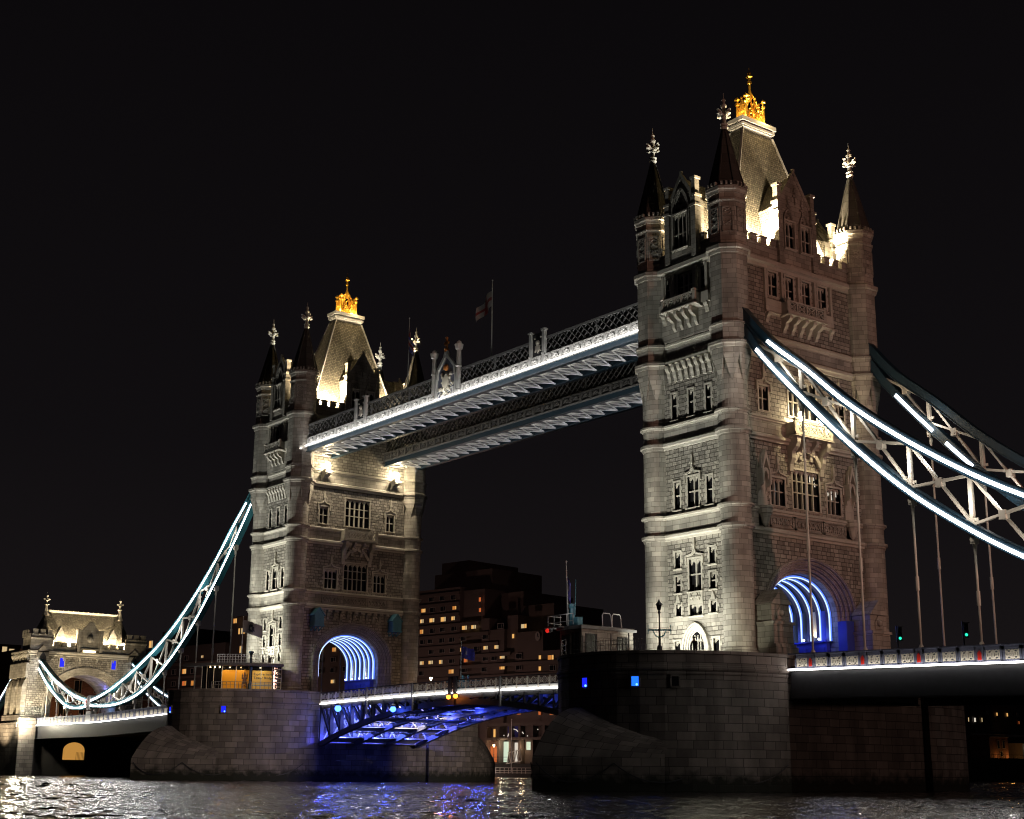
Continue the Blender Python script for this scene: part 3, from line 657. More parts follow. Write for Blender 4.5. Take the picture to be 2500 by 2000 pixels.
    for k in range(nr):
        d = -1.75-k*(7.1/(nr-1)); mb = MB(*FX)
        P0 = archpts(4.25, 3.45, 4.1, 28, 1.9); P1 = archpts(4.72, 3.75, 4.15, 28, 1.9); archband(mb, P0, P1, d-.16, d+.16)
        for w_ in (4.25, 4.72): pass
        rb = mb.build('arch_rib', 'slate_blue_iron', t)
        mb = MB(*FX); P0 = archpts(4.30, 3.5, 4.1, 28, 2.0); P1 = archpts(4.45, 3.58, 4.12, 28, 2.0); archband(mb, P0, P1, d+.15, d+.19); mb.build('light_strip', 'rib_glow_ice', rb); mb = MB(*FX)  # glow band standing in for lamplight on the rib face, not a fixture
        P0 = archpts(4.48, 3.60, 4.12, 28, 2.0); P1 = archpts(4.66, 3.70, 4.13, 28, 2.0); archband(mb, P0, P1, d+.15, d+.19)
        mb.build('light_strip', 'rib_glow_blue', rb)  # wider blue glow, likewise lamplight put into the rib surface
    for s_ in (-1, 1):
        mb = MB(*FX)
        mb.box(min(s_*4.2,s_*4.75), max(s_*4.2,s_*4.75), -8.8, -1.9, -1, 1.9); mb.box(min(s_*4.05,s_*4.75), max(s_*4.05,s_*4.75), -8.8, -1.9, 1.9, 2.05)
        for k in range(6): mb.box(min(s_*4.13,s_*4.3), max(s_*4.13,s_*4.3), -8.5+k*1.12, -7.75+k*1.12, -.6, 1.4)
        mb.build('dado', 'blue_paint', t)
    mb = MB(*FX)
    for s_ in (-1, 1):
        for k in range(4): mb = MB(*FX); mb.ball(tuple(mb.p(s_*3.95, -2.6-k*1.9, 2.2)), .12, 8); mb.build('uplight', 'led_cool', t)
    mb = MB(*FX); mb.add([(-4.7,-9.0,-.98),(4.7,-9.0,-.98),(4.7,3,-.98),(-4.7,3,-.98)], [(0,1,2,3)]); mb.build('roadway', 'asphalt', t)
    # carved panels over the arch
    mb = MB(*FX)
    for a, b_ in ((-5.3,-2.1),(-1.9,1.9),(2.1,5.3)):
        for u0, u1, z0, z1 in ((a,b_,12.85,13.0),(a,b_,11.75,11.9),(a,a+.15,11.75,13.0),(b_-.15,b_,11.75,13.0)): mb.box(u0, u1, .08, .26, z0, z1)
        n = 5 if b_-a < 3.5 else 6; w = (b_-a-.3)/n
        for k in range(n):
            c = a+.15+(k+.5)*w
            for q in range(4): mb.bar((c,.16,12.37),(c+w*.45*math.cos(q*1.5708+.785),.16,12.37+.42*math.sin(q*1.5708+.785)),.13)
            mb.ball(tuple(mb.p(c,.16,12.37)), .14, 6)
    mb.build('carved_panel', 'ashlar', t)
    bal = balcony(FX, t, -2.65, 2.65, .1, 1.35, 20.75, 22.1, 5 if not river_side else 6)
    mb = MB(*FX)
    for s_ in (-1, 1):
        corbel(mb, s_*2.15, .5, 0, 1.3, 17.3, 20.5)
        for k in (.75,): corbel(mb, s_*k, .35, 0, 1.1, 18.6, 20.5)
    q = [(-1.9,18.2),(-1.2,19.2),(0,19.6),(1.2,19.2),(1.9,18.2)]
    for i in range(4): mb.bar((q[i][0],.25,q[i][1]),(q[i+1][0],.25,q[i+1][1]),.28,.4)
    mb.box(-2.4,2.4,0,.35,20.2,20.45)
    mb.build('balcony_corbel', 'dressed_stone', bal)
    if river_side:
        mb = MB(*FX)
        for k in range(11): corbel(mb, -5.2+k*1.04, .42, 0, .55, 9.6, 10.9); mb.box(-5.2+k*1.04-.3, -5.2+k*1.04+.3, 0, .3, 10.35, 10.6)
        mb.build('corbel_table', 'ashlar', t)
        for s_ in (-1, 1):                                    # floodlights on stone brackets
            mb = MB(*FX); u = s_*5.7; corbel(mb, u, .75, .05, 1.35, 28.5, 29.75); mb.box(u-.5, u+.5, 0, 1.5, 29.75, 30.0); mb.box(u-.3, u+.3, .2, 1.3, 30.0, 30.3)
            br = mb.build('lamp_bracket', 'dressed_stone', t)
            mb = MB(*FX); mb.lathe((u, 1.1), [(.1,30.3),(.34,30.45),(.4,30.8),(.34,31.1),(.1,31.25)], 12, raw=False); mb.build('lamp', 'lamp_hot', br)
            mb = MB(*FX); c = s_*6.25                         # blue cased lanterns under the string course
            mb.prism_d([(c-.72,8.6),(c+.72,8.6),(c+.72,10.0),(c,10.85),(c-.72,10.0)], .2, 1.5)
            mb.bar((c-.85,.85,9.9),(c,.85,10.95),1.5,.14); mb.bar((c+.85,.85,9.9),(c,.85,10.95),1.5,.14); mb.box(c-.8,c+.8,.15,1.6,8.45,8.62)
            for k in (-.36,.36): mb.box(c+k-.28, c+k+.28, 1.5, 1.56, 8.75, 9.6)
            for k in (-.6,0,.6): mb.bar((c+k,.3,8.5),(c+k,.3,7.9),.1); mb.bar((c+k,.3,7.9),(c+k,1.5,8.5),.1)
            mb.build('signal_lantern', 'sky_blue_iron', t)
    else:
        for s_ in (-1, 1):                                    # canopied niches
            u = s_*6.1; mb = MB(*FX)
            mb.lathe((u, .35), [(.05,11.6),(.3,11.9),(.42,12.4),(.5,12.5),(.55,12.75),(.72,12.85),(.72,13.2),(.8,13.3),(.8,13.5)], 10, raw=False)
            for k in (-.5, .5): mb.box(u+k-.1, u+k+.1, .1, .75, 15.8, 17.0); mb.prism_d([(u+k-.12,17),(u+k+.12,17),(u+k,18.3)], .3, .6); corbel(mb, u+k, .22, 0, .75, 14.7, 15.8)
            mb.prism_d([(u-.55,16.9),(u-.4,16.9),(u,18.1),(u+.4,16.9),(u+.55,16.9),(u,18.9)], .2, .7)
            q = parch(u-.45, u+.45, 16.0, 17.0, 5)
            for i in range(len(q)-1): mb.bar((q[i][0],.55,q[i][1]),(q[i+1][0],.55,q[i+1][1]),.14,.3)
            mb.box(u-.62, u+.62, -.02, .1, 11.7, 18.0); mb.build('niche', 'dressed_stone', t)
        for s_ in (-1.45, 1.45):
            mb = MB(*FX); mb.lathe((s_, 1.05), [(.12,22.1),(.12,22.55),(.2,22.6),(.26,22.8),(.2,23.0),(.08,23.1)], 10, raw=False); mb.build('lamp', 'lamp_hot', bal)
        b4 = balcony(FX, t, -2.75, 2.75, 0, 1.15, 32.75, 34.05, 4)
        for k in range(5): mb = MB(*FX); corbel(mb, -2.3+k*1.15, .4, 0, 1.15, 30.9, 32.5); mb.build('corbel', 'dressed_stone', b4)
        mb = MB(*FX)
        for s_ in (-1,1):
            mb = MB(*FX); mb.box(min(s_*2.7,s_*4.9), max(s_*2.7,s_*4.9), 0, .3, 32.8, 34.0); course(mb, min(s_*2.7,s_*4.9), max(s_*2.7,s_*4.9), 32.5, 32.8, .35, 0); corbel(mb, s_*4.6, .4, 0, .5, 31.6, 32.6); mb.build('side_balcony', 'dressed_stone', b4)
        for u in (-4.75,-2.4,0,2.4,4.75): mb = MB(*FX); mb.box(u-.14, u+.14, 0, .25, 34.0, 37.1); mb.build('pilaster', 'dressed_stone', b4)
        for s_ in (-1, 1):                                    # gabled stone porches beside the carriageway
            mb = MB(*FX); u0, u1 = s_*6.75-1.3, s_*6.75+1.3
            mb.box(u0-.15, u1+.15, .2, 3.0, -1.05, .5); mb.box(u0-.05, u1+.05, .2, 2.85, .5, .75); mb.box(u0, u1, .2, 2.6, .75, 2.5); mb.box(u0-.12, u1+.12, .2, 2.75, 2.5, 2.75); mb.box(u0+.15, u1-.15, .2, 2.3, 2.75, 4.4)
            c = (u0+u1)/2; mb.prism_d([(u0-.05,4.3),(u1+.05,4.3),(c,5.7)], .2, 2.5)
            mb.prism_d([(c-.55,2.95),(c+.55,2.95),(c+.55,3.6),(c,4.3),(c-.55,3.6)], 2.3, 2.42); mb.ball(tuple(mb.p(c,2.45,3.5)), .3, 8)
            mb.build('porch', 'ashlar', t)
            mb = MB(*FX); mb.box(s_*4.95-.55, s_*4.95+.55, -.6, .45, -1.05, 3.75); mb.build('hoarding', 'blue_paint', t)
    # --- roof ---
    mb = MB(); B = (4.0, 7.7, 38.6); M1 = (3.5, 6.9, 40.2); T = (.85, 2.2, 54.25)
    lv = [B, M1, T]
    for i in range(2):
        a, b_ = lv[i], lv[i+1]; c = [(-1,-1),(1,-1),(1,1),(-1,1)]
        for k in range(4):
            p_, q_ = c[k], c[(k+1)%4]
            mb.add([(X0+p_[0]*a[0],p_[1]*a[1],a[2]),(X0+q_[0]*a[0],q_[1]*a[1],a[2]),(X0+q_[0]*b_[0],q_[1]*b_[1],b_[2]),(X0+p_[0]*b_[0],p_[1]*b_[1],b_[2])], [(0,1,2,3)], raw=True)
    rf = mb.build('roof', 'slate', t)
    mb = MB()
    for k in range(4):
        c = [(-1,-1),(1,-1),(1,1),(-1,1)][k]; mb.bar((X0+c[0]*M1[0],c[1]*M1[1],M1[2]),(X0+c[0]*T[0],c[1]*T[1],T[2]),.22,raw=True)
    for q, h0, h1 in ((0.08,54.1,54.5),(.26,54.5,54.65),(.36,54.65,54.9),(.2,54.9,55.1),(.46,55.1,55.55)):
        mb.box(X0-.75-q, X0+.75+q, -2.05-q, 2.05+q, h0, h1, raw=True)
    for k in range(7):
        for s_ in (-1,1): mb.ball((X0+s_*.75, -1.95+k*.65, 53.75), .19, 8)
    for k in range(5):
        for s_ in (-1,1): mb.ball((X0-.55+k*.28, s_*2.15, 53.75), .17, 8)
    mb.build('roof_cap', 'lead', rf)
    mb = MB(); hx, hy = .62, 1.3                              # gilded crown
    mb.box(X0-hx-.15, X0+hx+.15, -hy-.15, hy+.15, 55.55, 55.8, raw=True)
    for sx_ in (-1,1):
        for sy_ in (-1,1):
            mb.lathe((X0+sx_*hx, sy_*hy), [(.17,55.8),(.14,57.5),(.24,57.6),(.24,57.8),(.12,57.85),(.12,58.1),(.3,58.2),(.3,58.32),(.04,58.6)], 8)
            mb.tube([(X0+sx_*hx*.9, sy_*hy*.9, 57.0),(X0+sx_*hx*.55, sy_*hy*.55, 57.7),(X0+sx_*.25, sy_*.3, 58.7),(X0, 0, 59.4)], .09, 6, raw=True)
            for k in range(4): f_ = .85-k*.2; mb.ball((X0+sx_*hx*f_, sy_*hy*f_, 57.25+k*.5), .14, 6)
    for (p0, p1) in (((-hx,-hy),(hx,-hy)),((hx,-hy),(hx,hy)),((hx,hy),(-hx,hy)),((-hx,hy),(-hx,-hy))):
        a = Vector((X0+p0[0],p0[1],0)); b_ = Vector((X0+p1[0],p1[1],0)); n = 3
        for z in (56.0, 56.15): mb.bar(a+Vector((0,0,z)), b_+Vector((0,0,z)), .12, raw=True)
        mid = (a+b_)/2
        mb.bar(a+Vector((0,0,56.1)), mid+Vector((0,0,57.9)), .12, raw=True); mb.bar(b_+Vector((0,0,56.1)), mid+Vector((0,0,57.9)), .12, raw=True); mb.bar(mid+Vector((0,0,56)), mid+Vector((0,0,58.2)), .12, raw=True)
        for f_ in (.2,.35,.65,.8):
            q = a+(b_-a)*f_; zz = 56.1+1.8*(1-abs(f_-.5)*2); mb.bar(q+Vector((0,0,56.1)), q+Vector((0,0,zz)), .08, raw=True); mb.ball((q.x,q.y,zz+.1), .12, 6)
        for f_ in (.28,.5,.72): q = a+(b_-a)*f_; mb.ball((q.x,q.y,56.7), .2, 6)
        mb.ball((mid.x, mid.y, 58.3), .15, 6)
    mb.lathe((X0,0), [(.16,58.2),(.2,59.2),(.13,59.6),(.13,60.2),(.24,60.3),(.24,60.5),(.16,60.6),(.16,60.9),(.32,61.05),(.3,61.2),(.15,61.3),(.22,61.45),(.15,61.6),(.03,61.75),(.02,62.2)], 10)
    for k in range(4): a = math.pi/2*k+.4; mb.ball((X0+.28*math.cos(a), .28*math.sin(a), 61.1), .1, 6)
    mb.build('crown', 'gold', rf)
    for sx_ in (-1,1):
        for sy_ in (-1,1): turret(t, X0, sx_, sy_)
    return t
t_near = tower(TX[0], 'nearer stone tower with lamplit balcony high above its blue lit arch', False)
t_far = tower(TX[1], 'farther stone tower with two bright bracket lamps under the high walkways', True)
for s_ in (-1, 1):
    spot('bracket lamp', (TX[1]+7.1, s_*5.7, 30.4), (TX[1]+5.6, s_*4.6, 17), 2300, (1,.82,.58), 150, .9, .3)
    point('bracket lamp', (TX[1]+7.0, s_*5.7, 31.4), 90, WARM, .2)
for s_ in (-1.45, 1.45): point('balcony lamp', (TX[0]+7.3, s_, 22.9), 90, (1,.8,.45), .25)
for s_ in (-1.0, 1.0): spot('balcony lamp', (TX[0]+9.2, s_*1.6, 23.4), (TX[0]+6.5, s_*1.3, 21.3), 1500, (1,.8,.45), 70, .8, .2)
# ------------------------------------------------------------------ high walkways
XA, XB = TX[1]+5.3, TX[0]-5.3
def walkway(sg, label, lit):
    """sg = -1: the walkway nearer the camera, 1: the one behind"""
    yo, yi = sg*9.15, sg*4.45; F = ((0,0,0),(1,0,0),(0,sg,0)); yo_, yi_ = 9.15, 4.45
    t = thing('high_walkway', label, 'footbridge', ((XA+XB)/2, sg*6.8, 32), 'high level walkways between the towers')
    for nm, y, n_ in (('outer', yo_, 0), ('inner', yi_, 1)):
        mb = MB(*F); z0, z1 = 34.2, 35.85; st = 1.02; k = XA
        while k < XB-.3:                                      # double lattice
            a = min(k+1.9, XB); h = z0+(z1-z0)*(a-k)/1.9
            mb.bar((k,y-.04,z0),(a,y-.04,h),.13,.06); mb.bar((k,y+.04,z1),(a,y+.04,z1-(h-z0)),.13,.06); k += st
        for u in range(9):
            x = XA+(XB-XA)*u/8; mb.box(x-.1, x+.1, y-.06, y+.08, z0, z1)
        mb.build('lattice_truss', 'grey_iron', t)
        mb = MB(*F); mb.box(XA, XB, y-.2, y+.12, z1, z1+.25); mb.box(XA, XB, y-.14, y+.1, z0-.12, z0)
        mb.build('top_rail', 'grey_iron', t)
    ff = (yo_,) if sg < 0 else (yo_, yi_)
    for y in (yo_, yi_):                                      # fascia with little arched panels
        s_ = 1 if y > 6 else -1
        mb = MB(*F); mb.box(XA, XB, y-.1, y+.1, 33.0, 34.08); n = 39; w = (XB-XA)/n
        o = y+s_*.1
        def bx(a, b_, e0, e1, z0, z1): mb.box(a, b_, min(e0,e1), max(e0,e1), z0, z1)
        bx(XA, XB, o, o+s_*.16, 33.92, 34.1); bx(XA, XB, o, o+s_*.12, 33.0, 33.16); bx(XA, XB, o, o+s_*.3, 32.82, 32.98)
        for k in range(n+1): x = XA+k*w; bx(x-.17, x+.17, o, o+s_*.24, 33.0, 34.0)
        for k in range(n):
            c = XA+(k+.5)*w; q = parch(c-.5, c+.5, 33.3, 33.75, 4)
            for i in range(len(q)-1): mb.bar((q[i][0],o+s_*.08,q[i][1]),(q[i+1][0],o+s_*.08,q[i+1][1]),.16,.12)
            mb.ball(tuple(mb.p(c, o+s_*.02, 33.42)), .13, 6)
        mb.build('fascia', 'white_iron' if s_ > 0 else 'grey_iron', t)
    if lit:
        mb = MB(*F)
        for a, b_ in ((XA, -45.0), (-38.7, XB)): mb.box(a, b_, 9.58, 9.64, 32.93, 33.02)
        mb.box(-45, -38.7, 9.5, 9.58, 32.95, 33.05)
        mb.build('light_strip', 'led_deck', t)
    mb = MB(*F)                                               # bottom girders
    for y in (yo_, yi_): mb.box(XA, XB, y-.12, y+.12, 32.2, 32.82); mb.box(XA, XB, y-.3, y+.3, 32.12, 32.2)
    mb.build('bottom_girder', 'blue_iron', t)
    mb = MB(*F); n = 30; w = (XB-XA)/n
    for k in range(n+1): mb.box(XA+k*w-.09, XA+k*w+.09, yi_+.2, yo_-.2, 32.24, 32.42)
    for k in range(n): mb.bar((XA+k*w, yi_+.2, 32.3),(XA+(k+1)*w, yo_-.2, 32.3),.2,.06); mb.bar((XA+k*w, yo_-.2, 32.36),(XA+(k+1)*w, yi_+.2, 32.36),.2,.06)
    mb.build('under_bracing', 'white_iron', t)
    mb = MB(*F); mb.box(XA, XB, yi_, yo_, 32.95, 33.0); n = 60
    for k in range(n): x = XA+(k+.5)*(XB-XA)/n; mb.box(x-.05, x+.05, yi_+.2, yo_-.2, 32.8, 32.95)
    mb.build('floor_plate', 'grey_iron', t)
    mb = MB(*F); mb.prism_u([(yi_-.1,36.05),(yo_+.1,36.05),((yi_+yo_)/2,36.3)], XA, XB); mb.build('roof', 'dark_iron', t)
    mb = MB(*F); mb.tube([(XB-.3,6.8,38.9),(XB-6,6.8,36.6),(XB-9,6.8,36.3)], .04, 5); mb.build('stay_wire', 'dark_iron', t)
    if lit:
        for c in (-61.3, -24.0):                              # shields between posts
            mb = MB(*F)
            for s_ in (-1,1): mb.box(c+s_*1.15-.2, c+s_*1.15+.2, 9.2, 9.6, 33.0, 36.9); mb.box(c+s_*1.15-.3, c+s_*1.15+.3, 9.1, 9.7, 36.8, 37.0); mb.box(c+s_*1.15-.24, c+s_*1.15+.24, 9.1, 9.65, 34.1, 34.25)
            p_ = mb.build('arms_panel', 'white_iron', t)
            mb = MB(*F); mb.box(c-.95, c+.95, 9.2, 9.35, 34.1, 36.75); mb.build('back_plate', 'dark_iron', p_)
            mb = MB(*F); mb.ball(tuple(mb.p(c, 9.4, 35.6)), .3, 8); mb.prism_d([(c-.4,34.9),(c,34.4),(c+.4,34.9),(c+.4,35.3),(c-.4,35.3)], 9.35, 9.45)
            for s_ in (-1,1): mb.ball(tuple(mb.p(c+s_*.55, 9.4, 36.2)), .12, 6); mb.bar((c+s_*.15,9.4,35.4),(c+s_*.5,9.4,34.6),.1)
            mb.build('shield', 'cream_iron', p_)
        c = -41.7; mb = MB(*F)                                # royal arms in the middle of the span
        for s_ in (-1,1):
            mb.lathe((c+s_*2.6, 9.45), [(.42,33.0),(.42,33.4),(.3,33.5),(.27,36.2),(.4,36.3),(.3,36.5),(.27,38.3),(.42,38.4),(.5,38.75),(.55,39.0),(.3,39.05),(.3,39.3),(.05,39.5)], 8, raw=False)
            mb.box(c+s_*2.05-.14, c+s_*2.05+.14, 9.25, 9.6, 33.1, 35.6)
        q = [(-1.9,35.5),(-1.75,36.6),(-1.0,37.4),(-.35,38.0),(0,39.0)]
        for s_ in (-1,1):
            for i in range(4): mb.bar((c+s_*q[i][0],9.45,q[i][1]),(c+s_*q[i+1][0],9.45,q[i+1][1]),.3,.35)
        pa = mb.build('royal_arms', 'white_iron', t)
        mb = MB(*F); mb.prism_d([(c-1.9,33.1),(c+1.9,33.1),(c+1.8,36.4),(c+.9,37.3),(c,38.2),(c-.9,37.3),(c-1.8,36.4)], 9.2, 9.34); mb.build('back_plate', 'slate_blue_iron', pa)
        mb = MB(*F); mb.prism_d([(c-.62,34.6),(c,33.8),(c+.62,34.6),(c+.62,35.6),(c-.62,35.6)], 9.34, 9.6)
        for k in range(46):
            a = rnd.uniform(0, 6.28); r_ = rnd.uniform(.5, 1.5); mb.ball(tuple(mb.p(c+r_*math.cos(a), 9.42, 34.7+1.15*r_*math.sin(a))), rnd.uniform(.12,.26), 6)
        mb.build('carving', 'cream_iron', pa)
        mb = MB(*F); mb.ball(tuple(mb.p(c, 9.45, 38.9)), .32, 8); mb.box(c-.12,c+.12,9.35,9.55,39,40.4); mb.box(c-.45,c+.45,9.35,9.55,39.6,39.9); mb.ball(tuple(mb.p(c,9.45,40.4)), .2, 8); mb.ball(tuple(mb.p(c,9.45,36.7)), .42, 8)
        mb.build('crest', 'gold_dull', pa)
        spot('arms lamp', (c, -10.6, 33.0), (c, -9.3, 36), 120, WHITE, 110, .8, .1)
    return t
walkway(-1, 'high level lattice walkway with bright white lit band and coats of arms on its side', True)
walkway(1, 'dim high level lattice walkway seen behind and below the white lit one', False)
def strip(name, p, q, w, power, col, aim):                    # a run of LED tube: a long thin lamp
    d = bpy.data.lights.new(name, 'AREA'); d.shape = 'RECTANGLE'; p = Vector(p); q = Vector(q); d.size = (q-p).length; d.size_y = w; d.energy = power; d.color = col
    o = bpy.data.objects.new(name, d); COL.objects.link(o); X_ = (q-p).normalized(); Z_ = -(Vector(aim)-(p+q)/2); Z_ = (Z_-X_*Z_.dot(X_)).normalized(); Y_ = Z_.cross(X_)
    c = (p+q)/2; o.matrix_world = Matrix(((X_.x,Y_.x,Z_.x,c.x),(X_.y,Y_.y,Z_.y,c.y),(X_.z,Y_.z,Z_.z,c.z),(0,0,0,1))); return o
strip('walkway light strip', (XA+.3,-10.3,32.5), (XB-.3,-10.3,32.5), .1, 620, (1,.97,.93), ((XA+XB)/2,-9.25,33.7))
for ya, yb in ((-8.75,-4.8),(4.8,8.75)):
    strip('walkway light strip', (XA+.3,ya,31.7), (XB-.3,ya,31.7), .1, 300, (1,.95,.86), ((XA+XB)/2,(ya+yb)/2,32.5))
    strip('walkway light strip', (XA+.3,yb,31.7), (XB-.3,yb,31.7), .1, 300, (.92,.92,1), ((XA+XB)/2,(ya+yb)/2,32.5))
strip('walkway light strip', (XA+.3,3.4,32.2), (XB-.3,3.4,32.2), .1, 150, (1,.95,.85), ((XA+XB)/2,4.3,34.5))
strip('walkway light strip', (XA+.3,-10.4,34.0), (XB-.3,-10.4,34.0), .1, 25, (1,.97,.93), ((XA+XB)/2,-9.2,35.5))
# ------------------------------------------------------------------ flags
def flagpole(label, x, y, z0, z1, r, flag=None, cat='flagpole', tilt=0.0, group='flagpoles'):
    t = thing('flagpole', label, cat, (x, y, z0), group)
    mb = MB(); mb.tube([(x,y,z0),(x+tilt*.5,y,(z0+z1)/2),(x+tilt,y,z1)], [r,r*.8,r*.5], 8, raw=True); mb.ball((x+tilt,y,z1), r*1.2, 8); mb.build('pole', 'white_iron', t)
    if flag:
        du, w, h, zt, droop, pat = flag; du = Vector(du).normalized(); mb = MB(); nx, nz = 16, 10; b = 0
        def pos(i, j):
            a, c = i/nx, j/nz; wv = .16*w*math.sin(a*7+c*1.5)*a**.5
            return Vector((x+tilt*.9, y, zt-c*h)) + du*(a*w*(1-droop*.45)) + Vector((-du.y, du.x, 0))*wv + Vector((0,0,-droop*a**1.3*w*.75))
        P = [[pos(i,j) for i in range(nx+1)] for j in range(nz+1)]
        for j in range(nz):
            for i in range(nx):
                a, c = (i+.5)/nx, (j+.5)/nz; mi = pat(a, c); mb.add([P[j][i],P[j][i+1],P[j+1][i+1],P[j+1][i]], [(0,1,2,3)], raw=True, mi=mi)
        mb.build('flag', ['flag_white','flag_red','flag_blue','ink'], t)
    return t
cross = lambda a, c: 1 if abs(a-.5) < .1 or abs(c-.5) < .14 else 0
union = lambda a, c: 1 if abs(a-.5) < .06 or abs(c-.5) < .1 else (0 if abs(abs(a-.5)-abs(c-.5)) < .06 or abs(a-.5) < .12 or abs(c-.5) < .2 else 2)
emblem = lambda a, c: 3 if (.13 < math.hypot((a-.5)*1.5, c-.5) < .33 and not (abs(c-.5) < .04)) or math.hypot((a-.5)*1.5, c-.5) < .06 else 0
bluef = lambda a, c: 0 if (.35 < a < .6 and abs(c-.45) < .2 and int(a*16) % 2) else 2
flagpole('tall thin flagpole over the walkway flying a white flag with red cross', -33.3, -8.9, 35.9, 45.6, .085, ((-1,-.35,0), 3.1, 1.9, 44.3, .8, cross))
flagpole('thin flagpole over the walkway by the farther tower with dark drooping flag', -51.0, -8.9, 35.9, 45.4, .085, ((1,-.2,0), 2.2, 2.2, 44.2, 1.3, union))
# ------------------------------------------------------------------ suspension chains
UP = [(5.6,32.6),(7.5,30.3),(9.5,28.0),(14.0,24.25),(18.6,20.1),(24.0,16.1),(29.5,12.6),(34.2,10.05),(40,7.5),(47.4,4.85),(55,2.6),(61,1.35),(65,.75)]
LO = [(5.6,31.3),(7.0,29.4),(8.5,27.2),(13.35,21.9),(18.7,16.55),(24.15,11.8),(29.6,8.05),(33.8,5.6),(39,3.1),(44.4,1.25),(50,.25),(55,-.15),(60,-.15),(65,.1)]
US = [(65,.75),(70,1.45),(77,3.2),(84,5.6),(90,8.3),(94,10.1)]
LS = [(65,.1),(70,-.2),(75,.2),(80,1.7),(86,4.3),(91,7.2),(94,9.2)]
def interp(T_, s_):
    for i in range(len(T_)-1):
        if T_[i][0] <= s_ <= T_[i+1][0]+1e-6:
            p0 = T_[max(i-1,0)]; p1 = T_[i]; p2 = T_[i+1]; p3 = T_[min(i+2,len(T_)-1)]
            h = p2[0]-p1[0]; t_ = (s_-p1[0])/h
            m1 = (p2[1]-p0[1])/(p2[0]-p0[0])*h; m2 = (p3[1]-p1[1])/(p3[0]-p1[0])*h
            return (2*t_**3-3*t_**2+1)*p1[1]+(t_**3-2*t_**2+t_)*m1+(-2*t_**3+3*t_**2)*p2[1]+(t_**3-t_**2)*m2
    return T_[-1][1] if s_ > T_[-1][0] else T_[0][1]
def deckz(s_): return -.42-.0225*(s_-10.5) if s_ < 62 else -1.58
